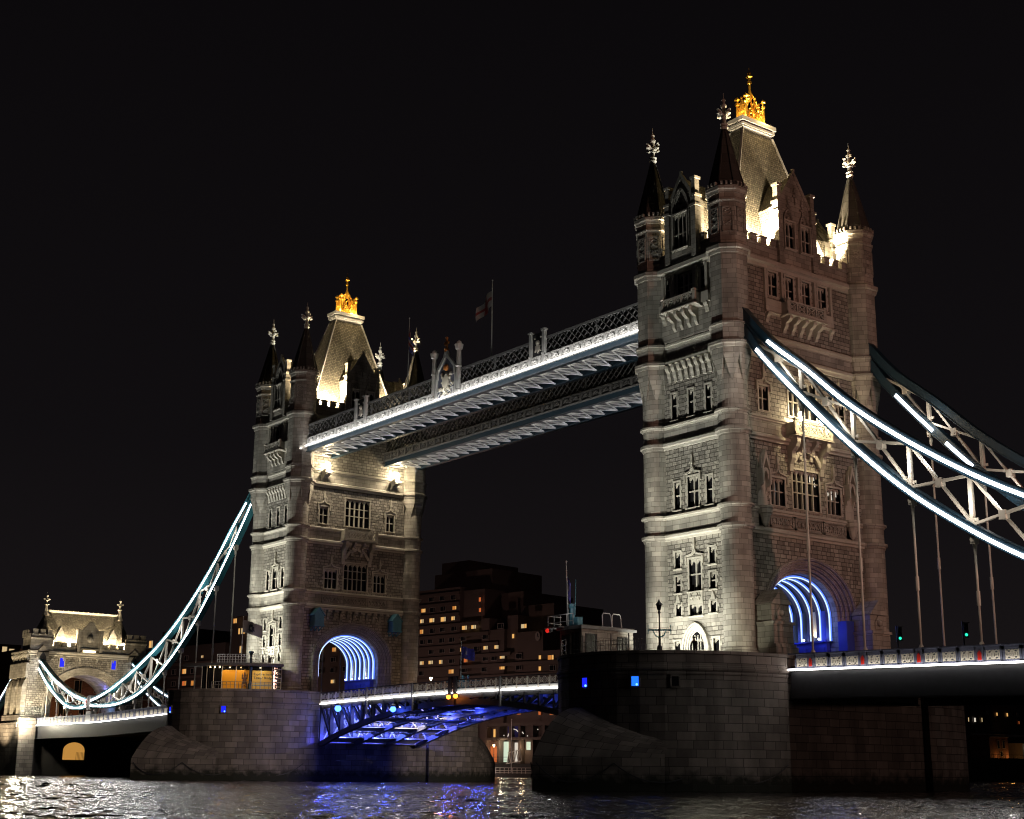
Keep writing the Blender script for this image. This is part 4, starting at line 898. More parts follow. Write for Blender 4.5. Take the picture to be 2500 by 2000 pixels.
def chain(label, X0, dr, y, led, grp, smax=65.0, short=False, led_mat='led_white', off=0.0, paint='blue_iron', only=None):
    """dr = 1 runs to the right of its tower, -1 to the left"""
    t = thing('suspension_chain', label, 'suspension chain', (X0+dr*6, y, 31), grp)
    X = lambda s_: X0+dr*(s_+off*min(1, s_/20))
    N = 40; ss = [5.6+(smax-5.6)*i/N for i in range(N+1)]
    segs = [(UP, LO, ss, 'long')]
    if short: segs.append((US, LS, [65+(94-65)*i/20 for i in range(21)], 'short'))
    for TU, TL, sv, nm in segs:
        for T_, n_, dp in ((TU,'upper_chord',.80),(TL,'lower_chord',.80)):
            mb = MB(); A_ = [(X(s_), interp(T_, s_)) for s_ in sv]; yy = (y-.34, y+.34)
            pts = []; n = len(A_)
            for i,(x,z) in enumerate(A_):
                a = A_[max(i-1,0)]; c = A_[min(i+1,n-1)]; d_ = Vector((c[0]-a[0],0,c[1]-a[1])).normalized(); up_ = Vector((-d_.z,0,d_.x)); up_ = up_ if up_.z > 0 else -up_
                k = dp/2; q = Vector((x,0,z))
                for e_, yv in ((k,yy[0]),(k,yy[1]),(-k,yy[1]),(-k,yy[0])): v = q+up_*e_; pts.append((v.x, yv, v.z))
            mb.add(pts, [tuple(4*i+j for j in q) for i in range(n-1) for q in ((0,1,5,4),(1,2,6,5),(2,3,7,6),(3,0,4,7))]+[(0,1,2,3),(4*n-1,4*n-2,4*n-3,4*n-4)], raw=True)
            for e_ in (.38,-.38):                             # flange plates
                for i in range(n-1):
                    x0,z0 = A_[i]; x1,z1 = A_[i+1]; d_ = Vector((x1-x0,0,z1-z0)).normalized(); up_ = Vector((-d_.z,0,d_.x)); up_ = up_ if up_.z > 0 else -up_
                    mb.bar(Vector((x0,y,z0))+up_*e_, Vector((x1,y,z1))+up_*e_, .86, .07, raw=True)
            ch = mb.build(n_, paint, t)
            mb = MB()
            for i in range(n-1):
                if sv[i] < (9.0 if n_[0] == 'u' else 7.9): continue
                if only and (n_[0] == 'u' or not any(a_ < sv[i] < b_ for a_, b_ in only)): continue
                x0,z0 = A_[i]; x1,z1 = A_[i+1]
                for ys in led:
                    yv = y+ys*.40; up_ = .04 if n_[0] == 'u' else .1; mb.bar((x0,yv,z0-up_),(x1,yv,z1-up_),.06,.28 if dr > 0 else .22,raw=True)
            if mb.f and not only: mb.build('light_strip', led_mat, ch)
            for a_, b_ in (only or ()) if n_[0] == 'l' else ():
                m2 = MB()
                for i in range(n-1):
                    if a_ < sv[i] < b_:
                        x0,z0 = A_[i]; x1,z1 = A_[i+1]
                        for ys in led: m2.bar((x0,y+ys*.40,z0-.1),(x1,y+ys*.40,z1-.1),.06,.34,raw=True)
                m2.build('light_strip', led_mat, ch)
        k = 0
        nodes = [13.2+5.49*i for i in range(10)] if nm == 'long' else [70.5,76,81.5,87]
        nodes = [n_ for n_ in nodes if n_ < smax or nm == 'short']
        ends = ([8.2] if nm == 'long' else [65.5]) + nodes + ([smax if nm == 'long' else 93])
        for i, s_ in enumerate(nodes):
            zu, zl = interp(TU, s_), interp(TL, s_); mb = MB()
            if zu-zl > 1.1:
                mb.bar((X(s_),y,zl),(X(s_),y,zu),.3,.34,raw=True); mb.bar((X(s_)-.5,y,zl+.7),(X(s_)+.5,y,zl+.7),.12,.25,raw=True); mb.build('strut', 'cream_iron', t)
        for i in range(len(ends)-1):
            a, b_ = ends[i], ends[i+1]; au, al, bu, bl = interp(TU,a)-.3, interp(TL,a)+.3, interp(TU,b_)-.3, interp(TL,b_)+.3
            if b_-a < 2: continue
            mb = MB()
            if au-al > .5: mb.bar((X(a),y+.12,au),(X(b_),y+.12,bl),.26,.22,raw=True)
            if bu-bl > .5: mb.bar((X(a),y-.12,al),(X(b_),y-.12,bu),.26,.22,raw=True)
            m_ = (X((a+b_)/2), y, (au+al+bu+bl)/4); mb.box(m_[0]-.3, m_[0]+.3, y-.28, y+.28, m_[2]-.35, m_[2]+.35, raw=True)
            if len(mb.f) > 6: mb.build('cross_brace', 'cream_iron', t)
        for s_ in nodes:                                      # hangers down to the deck
            zl = interp(TL, s_)-.4; zd = deckz(s_)
            if zl-zd < 1: continue
            mb = MB(); x = X(s_); mb.tube([(x,y,zd-.6),(x,y,zl-.3)], .095, 8, raw=True)
            hr = mb.build('hanger_rod', 'cream_iron', t)
            mb = MB(); mb.box(x-.2,x+.2,y-.3,y+.3,zl-.75,zl+.05,raw=True); mb.tube([(x,y-.34,zl-.42),(x,y+.34,zl-.42)], .2, 10, raw=True); mb.tube([(x,y,zl-1.5),(x,y,zl-.7)], [.12,.2], 8, raw=True)
            mb.build('clevis', 'cream_iron', hr)
            zc = zd+(zl-zd)*.42; mb = MB(); mb.tube([(x,y,zc-.55),(x,y,zc+.55)], .15, 8, raw=True); mb.build('sleeve', 'cream_iron', hr); mb = MB(); mb.tube([(x,y,zd-.05),(x,y,zd+.3)], [.26,.13], 8, raw=True); mb.build('foot', 'cream_iron', hr)
    if short:                                                 # the pinned joint over the deck
        mb = MB(); x = X(65); mb.box(x-.7,x+.7,y-.5,y+.5,-.6,1.5,raw=True); mb.lathe((x,y),[(.6,-.8),(.85,-.4),(.95,.4),(.8,1.2),(.5,1.7)],10); mb.box(x-1.0,x+1.0,y-.42,y+.42,-2.9,-1.0,raw=True)
        j = mb.build('joint', 'white_iron', t); mb = MB(); mb.box(x-.25,x+.25,y-1.05,y-.95,.0,1.0,raw=True); mb.build('plaque', 'red_paint', j)
    return t
G1 = 'suspension chains of the bridge'
chain('nearest suspension chain edged in two long bright white light lines', TX[0], 1, -9.05, (-1,), G1, smax=60)
chain('dark blue suspension chain with two short light strips behind the brightly lit one', TX[0], 1, 9.05, (-1,), G1, smax=60, led_mat='led_cool', only=((8.7,13.0),(14.4,17.0)))
chain('pale teal suspension chain sagging from the farther tower to the gatehouse', TX[1], -1, -9.05, (-1,), G1, short=True, off=1.0, paint='teal_iron')
chain('suspension chain seen partly through and behind the sagging pale teal one', TX[1], -1, 9.05, (-1,), G1, short=True, led_mat='led_cool', paint='teal_iron')
for s_, e_ in ((12,70),(18,70),(24,70),(30,70),(36,70)):      # the LED strips throw light onto the web
    z = (interp(UP,s_)+interp(LO,s_))/2; point('chain lamp', (TX[0]+s_, -10.4, z), e_*4.2, (1,.91,.80), .3); point('chain lamp', (TX[0]+s_+2, -9.05, z), e_*2.4, (1,.95,.9), .15)
for s_ in (14,22,30,38,46,54,68,76,84):
    z = (interp(UP,s_)+interp(LO,s_))/2 if s_ < 65 else (interp(US,s_)+interp(LS,s_))/2
    point('chain lamp', (TX[1]-s_-1, -10.9, z), 420, (1,.95,.9), .3)
for s_ in (14, 22, 30): point('chain lamp', (TX[0]+s_, 7.6, interp(LO,s_)+1), 150, (1,.93,.85), .2)
# ------------------------------------------------------------------ decks of the side spans
def parapet_panel(par, F, c, zt, w, style, mat='slate_blue_iron'):
    mb = MB(*F); zb = zt-1.22; h = .12
    mb.box(c-w/2, c+w/2, -.1, -.03, zb, zt)
    for a, b_ in ((c-w/2, c-w/2+.16),(c+w/2-.16, c+w/2)): mb.box(a, b_, -.03, .1, zb, zt)
    mb.box(c-w/2, c+w/2, -.03, .1, zt-.3, zt); mb.box(c-w/2, c+w/2, -.03, .1, zb, zb+.18); mb.box(c-w/2-.0, c+w/2+.0, -.12, .2, zt, zt+.09)
    p_ = mb.build('parapet_panel', mat, par)
    mb = MB(*F); iw = w-.4; zm = (zb+.18+zt-.3)/2; hh = (zt-.3-zb-.18)/2-.02; d = .04
    n = 2 if style == 'quatrefoil' else 1
    for k in range(n):
        cc = c-iw/2+iw*(k+.5)/n; rw = iw/n/2-.02
        mb.bar((cc-rw,d,zm-hh),(cc+rw,d,zm+hh),.075); mb.bar((cc-rw,d,zm+hh),(cc+rw,d,zm-hh),.075)
        q = [(cc+rw*.95*math.cos(i*math.pi/6), zm+hh*.95*math.sin(i*math.pi/6)) for i in range(13)]
        for i in range(12): mb.bar((q[i][0],d,q[i][1]),(q[i+1][0],d,q[i+1][1]),.065)
        q = [(cc+rw*.45*math.cos(i*math.pi/3), zm+hh*.45*math.sin(i*math.pi/3)) for i in range(7)]
        for i in range(6): mb.bar((q[i][0],d,q[i][1]),(q[i+1][0],d,q[i+1][1]),.065)
        for s_ in (-1,1): mb.bar((cc+s_*rw,d,zm-hh),(cc+s_*rw,d,zm+hh),.06)
    mb.build('tracery', 'cream_iron', p_)
def side_deck(label, X0, dr, s0, s1, grp, shields=True):
    t = thing('side_span_deck', label, 'bridge deck', (X0+dr*(s0+s1)/2, 0, -2), grp)
    N = 16; ss = [s0+(s1-s0)*i/N for i in range(N+1)]
    mb = MB(); 
    for i in range(N):
        a, b_ = ss[i], ss[i+1]; za, zb = deckz(a), deckz(b_)
        for z0, z1, y0, y1 in ((-1.45,-1.0,-9.1,9.1),):
            mb.add([(X0+dr*a,y0,za+z0),(X0+dr*b_,y0,zb+z0),(X0+dr*b_,y1,zb+z0),(X0+dr*a,y1,za+z0),(X0+dr*a,y0,za+z1),(X0+dr*b_,y0,zb+z1),(X0+dr*b_,y1,zb+z1),(X0+dr*a,y1,za+z1)], [(0,1,2,3),(4,5,6,7),(0,1,5,4),(2,3,7,6)], raw=True)
    mb.build('roadway', 'asphalt', t)
    for y in (-9.0, 9.0, -3, 3):                              # longitudinal girders
        mb = MB(); dp = 2.2 if abs(y) > 5 else 1.7
        for i in range(N):
            a, b_ = ss[i], ss[i+1]
            mb.bar((X0+dr*a,y,deckz(a)-1.45-dp/2),(X0+dr*b_,y,deckz(b_)-1.45-dp/2),.3,dp,raw=True); mb.bar((X0+dr*a,y,deckz(a)-1.45-dp),(X0+dr*b_,y,deckz(b_)-1.45-dp),.7,.12,raw=True)
        mb.build('girder', 'dark_iron', t)
    k = 0; s_ = s0+1.5
    while s_ < s1:
        mb = MB(); mb.box(X0+dr*s_-.15, X0+dr*s_+.15, -8.9, 8.9, deckz(s_)-2.9, deckz(s_)-1.46, raw=True); mb.build('cross_girder', 'dark_iron', t); s_ += 5.49
    F = ((X0,-9.32,0),(dr,0,0),(0,-1,0)); Fb = ((X0,9.32,0),(dr,0,0),(0,1,0))
    for F_, front in ((F, True), (Fb, False)):
        mb = MB(*F_)
        for i in range(N):
            a, b_ = ss[i], ss[i+1]; mb.bar((a,-.02,deckz(a)-.0),(b_,-.02,deckz(b_)-.0),.3,.12); mb.bar((a,-.05,deckz(a)-1.3),(b_,-.05,deckz(b_)-1.3),.34,.2)
            if not front: mb.bar((a,-.1,deckz(a)-.6),(b_,-.1,deckz(b_)-.6),.1,1.1)
        mb.build('parapet_rail', 'slate_blue_iron', t)
        if front:
            mb = MB(*F_)
            for i in range(N): a, b_ = ss[i], ss[i+1]; mb.bar((a,.2,deckz(a)-1.33),(b_,.2,deckz(b_)-1.33),.1,.14)
            mb.build('light_strip', 'led_deck', t)
    s_ = 13.2
    bays = []
    while s_ < s1+3: bays.append(s_); s_ += 5.49
    for b_ in bays:
        for k in range(3):
            c = b_+.3+(k+.5)*1.63
            if s0+.6 < c < s1-.8: parapet_panel(t, F, c, deckz(c)-.06, 1.55, 'quatrefoil')
    for b_ in bays:
        if s0+.3 < b_ < s1-.3:
            mb = MB(*F); zt = deckz(b_)-.06; mb.box(b_-.3, b_+.3, -.06, .12, zt-1.2, zt); mb.box(b_-.36, b_+.36, -.1, .2, zt, zt+.1)
            po = mb.build('parapet_post', 'slate_blue_iron', t)
            if not shields: continue
            mb = MB(*F); mb.prism_d([(b_-.15,zt-1.02),(b_+.15,zt-1.02),(b_+.15,zt-.5),(b_,zt-.3),(b_-.15,zt-.5)], .12, .17); mb.build('shield', 'red_paint', po)
    for i in (-1.9, -3.6):
        c = 13.2+.3+i+.8
        if c > s0+.5: parapet_panel(t, F, c-.2, deckz(c)-.06, 1.5, 'quatrefoil')
    return t
side_deck('side span road deck with red shields on its lit parapet', TX[0], 1, 10.7, 62, 'side span decks')
side_deck('side span road deck with pale lit parapet running up to the gatehouse', TX[1], -1, 10.7, 92.6, 'side span decks', False)
strip('parapet light strip', (TX[0]+10.9,-9.75,deckz(10.9)-1.42), (TX[0]+61,-9.75,deckz(61)-1.42), .08, 190, (1,.92,.82), (TX[0]+36,-9.3,deckz(36)-.55))
strip('parapet light strip', (TX[1]-10.9,-9.75,deckz(10.9)-1.42), (TX[1]-92,-9.75,deckz(92)-1.42), .08, 260, (1,.92,.82), (TX[1]-51,-9.3,deckz(51)-.55))
# ------------------------------------------------------------------ opening leaves of the centre span
strip('parapet light strip', (-71.4,-8.3,-1.85), (-10.8,-8.3,-1.85), .08, 110, (1,.95,.9), (XM_ := -41.15,-7.6,-.6))
XM = -41.15
def bz(x): return -2.75-3.7*(abs(x-XM)/28)**2
def leaf(label, xs, dr):
    """xs: heel at the pier face, dr: +1 leaf reaches to the right"""
    t = thing('bascule_leaf', label, 'drawbridge leaf', (xs, 0, -2), 'opening leaves of the centre span')
    top = lambda x: -.28-.35*(abs(x-XM)/30.5)**2
    n = 12; L_ = 30.3; xv = [xs+dr*L_*i/n for i in range(n+1)]
    mb = MB()
    for i in range(n): mb.add([(xv[i],-7.6,top(xv[i])-1.0),(xv[i+1],-7.6,top(xv[i+1])-1.0),(xv[i+1],7.6,top(xv[i+1])-1.0),(xv[i],7.6,top(xv[i])-1.0),(xv[i],-7.6,top(xv[i])-1.35),(xv[i+1],-7.6,top(xv[i+1])-1.35),(xv[i+1],7.6,top(xv[i+1])-1.35),(xv[i],7.6,top(xv[i])-1.35)], [(0,1,2,3),(4,5,6,7),(0,1,5,4),(2,3,7,6)], raw=True)
    mb.build('roadway', 'asphalt', t)
    for y in (-7.45, -2.5, 2.5, 7.45):                        # four main girders: web panels with slanting members
        mb = MB()
        for i in range(n):
            a, c = xv[i], xv[i+1]; za, zc = top(a)-1.35, top(c)-1.35
            mb.bar((a,y,za-.35),(c,y,zc-.35),.34,.7,raw=True); mb.bar((a,y,bz(a)),(c,y,bz(c)),.5,.62,raw=True)
            if za-bz(a) > 1.2:
                mb.bar((a,y,za-.3),(a,y,bz(a)),.5,.3,raw=True); mb.bar((a,y,za-.5),(c,y,bz(c)),.28,.28,raw=True)
                if i < 5: mb.bar((a+dr*1.0,y,za-.5),(c+dr*.3,y,bz(c)+.2),.2,.2,raw=True)
            else: mb.box(min(a,c), max(a,c), y-.1, y+.1, min(bz(a),bz(c))-.2, za, raw=True)
        mb.build('main_girder', 'dark_iron' if y < -7 else 'slate_blue_iron', t)
    for i in range(0, n+1):                                   # cross frames, pale paint
        x = xv[i]; mb = MB(); mb.box(x-.15, x+.15, -7.3, 7.3, top(x)-2.0, top(x)-1.36, raw=True); mb.box(x-.5, x+.5, -7.3, 7.3, bz(x)+.12, bz(x)+.2, raw=True)
        for y0, y1 in ((-7.3,-2.6),(-2.4,2.4),(2.6,7.3)):
            if top(x)-1.4-bz(x) > 1.2: mb.bar((x,y0,bz(x)+.2),(x,(y0+y1)/2,top(x)-2),.16,raw=True); mb.bar((x,y1,bz(x)+.2),(x,(y0+y1)/2,top(x)-2),.16,raw=True)
        mb.build('cross_frame', 'white_iron', t)
    mb = MB()
    for i in range(n): a, c = xv[i], xv[i+1]; mb.add([(a,-7.0,bz(a)+.3),(c,-7.0,bz(c)+.3),(c,7.0,bz(c)+.3),(a,7.0,bz(a)+.3)], [(0,1,2,3)], raw=True) if i < 7 and i % 2 == 0 else None
    mb.build('soffit_plate', 'white_iron', t)
    F = ((0,-7.66,0),(1,0,0),(0,-1,0)); Fb = ((0,7.66,0),(1,0,0),(0,1,0))
    mb = MB(*F)
    for i in range(n):
        a, c = sorted((xv[i], xv[i+1])); mb.bar((a,.02,top(a)),(c,.02,top(c)),.24,.1); mb.bar((a,.0,top(a)-.93),(c,.0,top(c)-.93),.14,.1)
    fr = mb.build('parapet_rail', 'dark_iron', t)
    mb = MB(*Fb)
    for i in range(n): a, c = sorted((xv[i], xv[i+1])); mb.bar((a,0,top(a)),(c,0,top(c)),.2,.1); mb.bar((a,0,top(a)-.5),(c,0,top(c)-.5),.06,.9)
    mb.build('parapet_rail', 'dark_iron', t)
    np_ = 16; w = L_/np_
    for k in range(np_):
        c = xs+dr*(k+.5)*w; zt = top(c)-.06; mb = MB(*F)
        mb.box(c-w/2-.08, c-w/2+.08, -.05, .1, zt-1.25, zt)
        for q in range(2):
            cc = c-w/4+q*w/2+.02; rw = w/4-.06
            mb.bar((cc-rw,0,zt-.85),(cc+rw,0,zt-.08),.05); mb.bar((cc-rw,0,zt-.08),(cc+rw,0,zt-.85),.05)
            for i in range(6): mb.bar((cc+rw*.62*math.cos(i*1.047),0,zt-.46+.25*math.sin(i*1.047)),(cc+rw*.62*math.cos((i+1)*1.047),0,zt-.46+.25*math.sin((i+1)*1.047)),.05)
            mb.bar((cc+rw,0,zt-.85),(cc+rw,0,zt-.08),.05)
        mb.build('parapet_panel', 'cream_iron', t)
        mb = MB(*F); mb.box(c-w/2+.05, c+w/2-.05, -.05, .04, zt-1.28, zt-.92); mb.build('fascia', 'white_iron', t)
    mb = MB(*F)
    for i in range(n): a, c = sorted((xv[i], xv[i+1])); mb.bar((a,.12,top(a)-1.42),(c,.12,top(c)-1.42),.1,.12)
    mb.build('light_strip', 'led_deck', t)
    for c in ((xs+dr*11.5),(xs+dr*21.8)): mb = MB(*F); mb.box(c-.12, c+.12, .0, .26, top(c)-3.2, top(c)+.1); mb.build('drain_pipe', 'grey_iron', t)
    if dr > 0:
        mb = MB(*F); c = XM-.3; mb.box(c-.75, c-.25, -.1, .3, -1.8, .15); mb.box(c+.25, c+.75, -.1, .3, -1.8, .15); mb.build('joint_post', 'dark_iron', t)
    for y in (-7.3, -2.3, 2.7):
        for k in (0,):
            pass
    return t
l1 = leaf('opening bridge leaf with blue lit girders hinged on the farther pier', -71.65, 1)
l2 = leaf('opening bridge leaf with dark girders hinged on the nearer pier', -10.65, -1)
def lantern(label, x, y, z, r, mat, cat, grp):
    t = thing('navigation_light', label, cat, (x,y,z), grp)
    mb = MB(); mb.box(x-.12, x+.12, y+r*.5, y+r+.35, z-.12, z+.12, raw=True); mb.lathe((x,y), [(r*.4,z+r*.8),(r*1.2,z+r*.85),(r*1.1,z+r*1.3),(.03,z+r*1.7)], 10); mb.build('bracket', 'dark_iron', t)
    mb = MB(); mb.ball((x,y,z), r, 12); mb.build('lamp', mat, t)
lantern('dazzling blue lamp under the lit deck edge nearest the farther pier', -66.5, -8.1, -2.75, .42, 'lamp_blue', 'lamp', 'lamps under the centre span')
lantern('dazzling blue lamp under the deck edge farther from the pier', -53.5, -8.1, -3.2, .36, 'lamp_blue', 'lamp', 'lamps under the centre span')
lantern('left of two small orange lights under the middle of the centre span', -42.0, -8.0, -2.15, .26, 'lamp_amber', 'lamp', 'lamps under the centre span')
lantern('right of two small orange lights under the middle of the centre span', -40.6, -8.0, -2.1, .26, 'lamp_amber', 'lamp', 'lamps under the centre span')
point('blue lamp', (-66.5, -8.8, -2.9), 260, (.05,.10,1), .3); point('blue lamp', (-53.5, -8.8, -3.4), 200, (.05,.10,1), .3)
for x in (-68.5, -62.5):
    for y, c in ((-5, (.13,.17,1)), (0, (.9,.75,.55) if x > -65 else (.15,.25,1)), (5, (.12,.14,1))): point('girder lamp', (x, y, bz(x)+1.1), 1300, c, .2)
for x in (-56, -50): point('girder lamp', (x, 2, bz(x)-.6), 420, (.06,.1,1), .2)
for x in (-14, -20): 
    for y in (-4.8, 1): point('girder lamp', (x, y, bz(x)+1.2), 500, (.06,.1,1), .2)
for y in (-6, -1, 4): spot('blue lamp', (-68.3, y, -5.6), (-72.3, y, -9.5), 5200, (.04,.05,1), 110, .9, .2)
point('amber lamp', (-41.3, -8.5, -2.3), 40, (1,.25,.03), .15)
# floodlights on the nearer pier brush the farther one
spot('pier floodlight', (-11.4, -19, -1.4), (-82, -20, -9), 40000, (1,.80,.66), 24, .7, .2)
spot('pier floodlight', (-11.2, 15, -1.6), (-71.6, 15, -9), 46000, (1,.82,.66), 22, .6, .2)
# ------------------------------------------------------------------ abutment tower on the far shore
def abutment():
    x0 = -175.0; F = ((x0,0,0),(0,1,0),(1,0,0)); FL = ((x0-4.6,-11.3,0),(1,0,0),(0,-1,0)); D = 9.2
    t = thing('abutment_tower', 'warmly lit low stone gatehouse with steep slate roof and wide arch', 'gatehouse', (x0-4.5,0,-2))
    W = MB(*F); O_ = archpts(8.2, 7.0, 1.2, 24, -2.2); I_ = archpts(6.4, 5.6, 1.2, 24, -2.2)
    for i in range(len(O_)-1):
        a, b_ = O_[i], O_[i+1]
        if abs(a[0]-b_[0]) > 1e-6:
            W.add([(a[0],0,a[1]),(b_[0],0,b_[1]),(b_[0],0,10.4),(a[0],0,10.4)], [(0,1,2,3)]); W.add([(a[0],-D,a[1]),(b_[0],-D,b_[1]),(b_[0],-D,10.4),(a[0],-D,10.4)], [(0,1,2,3)])
    for s_ in (-1,1): W.box(min(s_*8.2,s_*11.3), max(s_*8.2,s_*11.3), -D, 0, -2.2, 10.4)
    W.build('wall', 'rock_stone', t)
    mb = MB(*F)
    for j in range(5):
        P0 = archpts(8.2-(j+1)*.36, 7.0-(j+1)*.28, 1.2, 24, -2.2); P1 = archpts(8.2-j*.36, 7.0-j*.28, 1.2, 24, -2.2); archband(mb, P0, P1, -1.8, .2-j*.2)
    mb.build('arch_moulding', 'ashlar', t)
    mb = MB(*F)
    for i in range(len(I_)-1): a, b_ = I_[i], I_[i+1]; mb.add([(a[0],-1.7,a[1]),(b_[0],-1.7,b_[1]),(b_[0],-D,b_[1]),(a[0],-D,a[1])], [(0,1,2,3)])
    mb.build('arch_vault', 'ashlar', t)
    mb = MB(*F)                                               # base in the river and under the deck
    mb.box(-12.7, 12.7, -D-1, .4, -16, -2.9); mb.box(-12.9, 12.9, -D-1.1, .6, -3.2, -2.4); mb.box(-12.4,-8.4,-D-.5,.5,-2.4,-1.0); mb.box(8.4,12.4,-D-.5,.5,-2.4,-1.0)
    mb.box(-12.7, -9.7, .4, 1.9, -16, -1.6); mb.build('base', 'pier_granite', t)
    A = MB(*F)
    course(A, -11.5, 11.5, 10.3, 11.05, .5); course(A, -11.4, 11.4, 10.0, 10.3, .25)
    for u in (-1.7, 1.7, -4.9, 4.9): A.prism_d([(u-.22,10.0),(u+.22,10.0),(u,9.2)], 0, .35)
    A.frame(*FL); course(A, -4.6, 4.6, 10.3, 11.05, .5)
    for k in range(10): corbel(A, -3.9+k*.87, .4, 0, .6, 8.6, 10.2)
    A.build('string_course', 'dressed_stone', t)
    mb = MB(*FL)                                              # stepped buttresses on the side
    for u, w in ((-3.6,1.7),(-.3,2.0),(3.3,2.2)):
        mb = MB(*FL); mb.box(u-w/2, u+w/2, 0, .9, -2.3, 4.2); mb.prism_u([(0,4.2),(.9,4.2),(.5,5.4),(0,6.0)], u-w/2, u+w/2); mb.build('buttress', 'ashlar', t)
    mb = MB(*FL); mb.box(-4.6,4.6,0,.5,5.9,8.6); mb.build('carved_panel', 'ashlar', t)
    for s_ in (-1, 1):                                        # corner blocks and battlements
        mb = MB(*F); a, b_ = (7.2, 11.4); u0, u1 = (a,b_) if s_ > 0 else (-b_,-a)
        mb.box(u0, u1, -4.2, .15, 11.0, 13.4); course(mb, u0-.1, u1+.1, 13.0, 13.45, .3, .15)
        merlons(mb, u0, u1, 13.4, 14.0, 14.8, -.2, .25, 1.4, .5)
        fl = (-11.4 if s_ < 0 else 11.4)
        for k in range(3): mb.box(fl-.25, fl+.25, -1.5-k*1.35, -.7-k*1.35, 14.0, 14.8)
        mb.box(fl-.25, fl+.25, -4.2, 0, 13.4, 14.0)
        mb.prism_d([(s_*9-1.1,9.6),(s_*9+1.1,9.6),(s_*9+1.1,10.8),(s_*9,12.0),(s_*9-1.1,10.8)], 0, .5)
        mb.build('corner_turret', 'ashlar', t)
        mb = MB(*F); a, b_ = (2.4, 7.2); merlons(mb, a*s_ if s_ > 0 else -b_, b_ if s_ > 0 else -a, 11.0, 11.9, 12.6, -.3, .1, 1.6, .7); mb.build('battlement', 'ashlar', t)
        mb = MB(*F); mb.prism_d([(s_*9-.6,8.2),(s_*9+.6,8.2),(s_*9+.6,9.8),(s_*9,10.8),(s_*9-.6,9.8)], .48, .53); mb.build('chain_opening', 'dark_iron', t)
        mb = MB(*F); c = s_*5.1; mb.box(c-.62,c-.42,-.1,.12,8.05,9.9); mb.box(c+.42,c+.62,-.1,.12,8.05,9.9); mb.box(c-.62,c+.62,-.1,.14,9.75,9.95); mb.box(c-.66,c+.66,-.1,.18,7.9,8.1)
        w_ = mb.build('window', 'dressed_stone', t); mb = MB(*F); mb.box(c-.42,c+.42,-.05,.03,8.1,9.75); mb.build('pane', 'win_blue', w_)
    mb = MB(*F)
    mb.prism_d([(-2.1,11.0),(2.1,11.0),(2.1,14.2),(0,16.6),(-2.1,14.2)], -1.2, .1)
    for s_ in (-1,1): mb.bar((s_*2.3,.0,14.0),(0,.0,16.9),.34,.5); mb.box(s_*2.2-.3,s_*2.2+.3,-.6,.35,10.4,15.2); mb.box(s_*2.2-.36,s_*2.2+.36,-.7,.4,15.0,15.3)
    mb.box(-1.7,1.7,.05,.35,11.5,11.75); mb.ball(tuple(mb.p(0,.15,13.6)), .7, 8)
    g_ = mb.build('gable', 'ashlar', t)
    mb = MB(*F); mb.box(-1.2,1.2,.1,.16,11.1,11.4); mb.build('lit_slot', 'lamp_shop', g_)
    mb = MB(*F)
    e_ = [(-9.6,-.9,11.5),(9.6,-.9,11.5),(9.6,-D+.4,11.5),(-9.6,-D+.4,11.5),(-7.4,-4.6,18.8),(7.4,-4.6,18.8)]
    mb.add(e_, [(0,1,5,4),(1,2,5),(2,3,4,5),(3,0,4)]); rf = mb.build('roof', 'slate', t)
    mb = MB(*F); mb.box(-7.5,7.5,-4.8,-4.4,18.7,19.1)
    for k in range(15): mb.ball(tuple(mb.p(-7+k,-4.6,19.1)), .14, 6)
    for s_ in (-1,1): mb.lathe((s_*7.4,-4.6),[(.8,18.0),(.45,18.8),(.28,19.6),(.3,20.0),(.5,20.1),(.2,20.3),(.2,20.8),(.4,20.9),(.2,21.1),(.15,21.6),(.3,21.8),(.05,22.1),(.03,22.5)],8,raw=False); mb.box(s_*7.4-.7,s_*7.4+.7,-4.7,-4.5,21.0,21.25)
    mb.build('ridge', 'dressed_stone', rf)
    for s_ in (-1,1):
        mb = MB(*F); c = s_*5.2; mb.box(c-.75,c+.75,-3.2,-1.7,12.0,13.8); dm = mb.build('dormer', 'ashlar', rf); mb = MB(*F); mb.prism_d([(c-.95,13.8),(c+.95,13.8),(c,15.9)],-4.5,-1.6); mb.build('dormer_roof', 'lead_spire', rf)
    for u, pw in ((-7.1,4500),(-3.3,7500),(3.3,7500),(7.1,4500)):
        q = W.frame(*F).p(u, -.5, 12.0); spot('roof floodlight', q, W.p(u*.95, -4, 17.5), pw*1.8, WARM, 130, .9, .2)
        mb = MB(*F)
    mb = MB(*F); mb.add([(-6.4,-D-1,-1.9),(6.4,-D-1,-1.9),(6.4,.4,-1.9),(-6.4,.4,-1.9)], [(0,1,2,3)]); mb.build('roadway', 'asphalt', t)
    return t
abutment()
for y in (-15, -9.6): pass
spot('floodlight', (-168, -15.5, -7.5), (-176, -10, 6), 17000, WARM, 80, .8, .3)
spot('floodlight', (-181, -19, -8), (-180, -11, 4), 12000, WARM, 90, .8, .3)
spot('floodlight', (-166, 3, .5), (-175, 0, 11), 3800, WARM, 110, .9, .3)
spot('floodlight', (-172.2, -13.8, -1.3), (-174.2, -11.4, -2.8), 2600, (1,.95,.7), 90, .8, .15)
t = thing('floodlight', 'glaring white floodlight on the river side of the gatehouse base', 'floodlight', (-172.6,-12.2,-2.4))
mb = MB(); mb.box(-173.0,-172.7,-12.6,-11.8,-2.7,-2.1,raw=True); mb.build('housing', 'dark_iron', t); mb = MB(); mb.box(-172.7,-172.62,-12.55,-11.85,-2.65,-2.15,raw=True); mb.build('lens', 'lamp_hot', t)
point('floodlight', (-171.5, -12.6, -2.4), 2500, (1,.93,.72), .35)
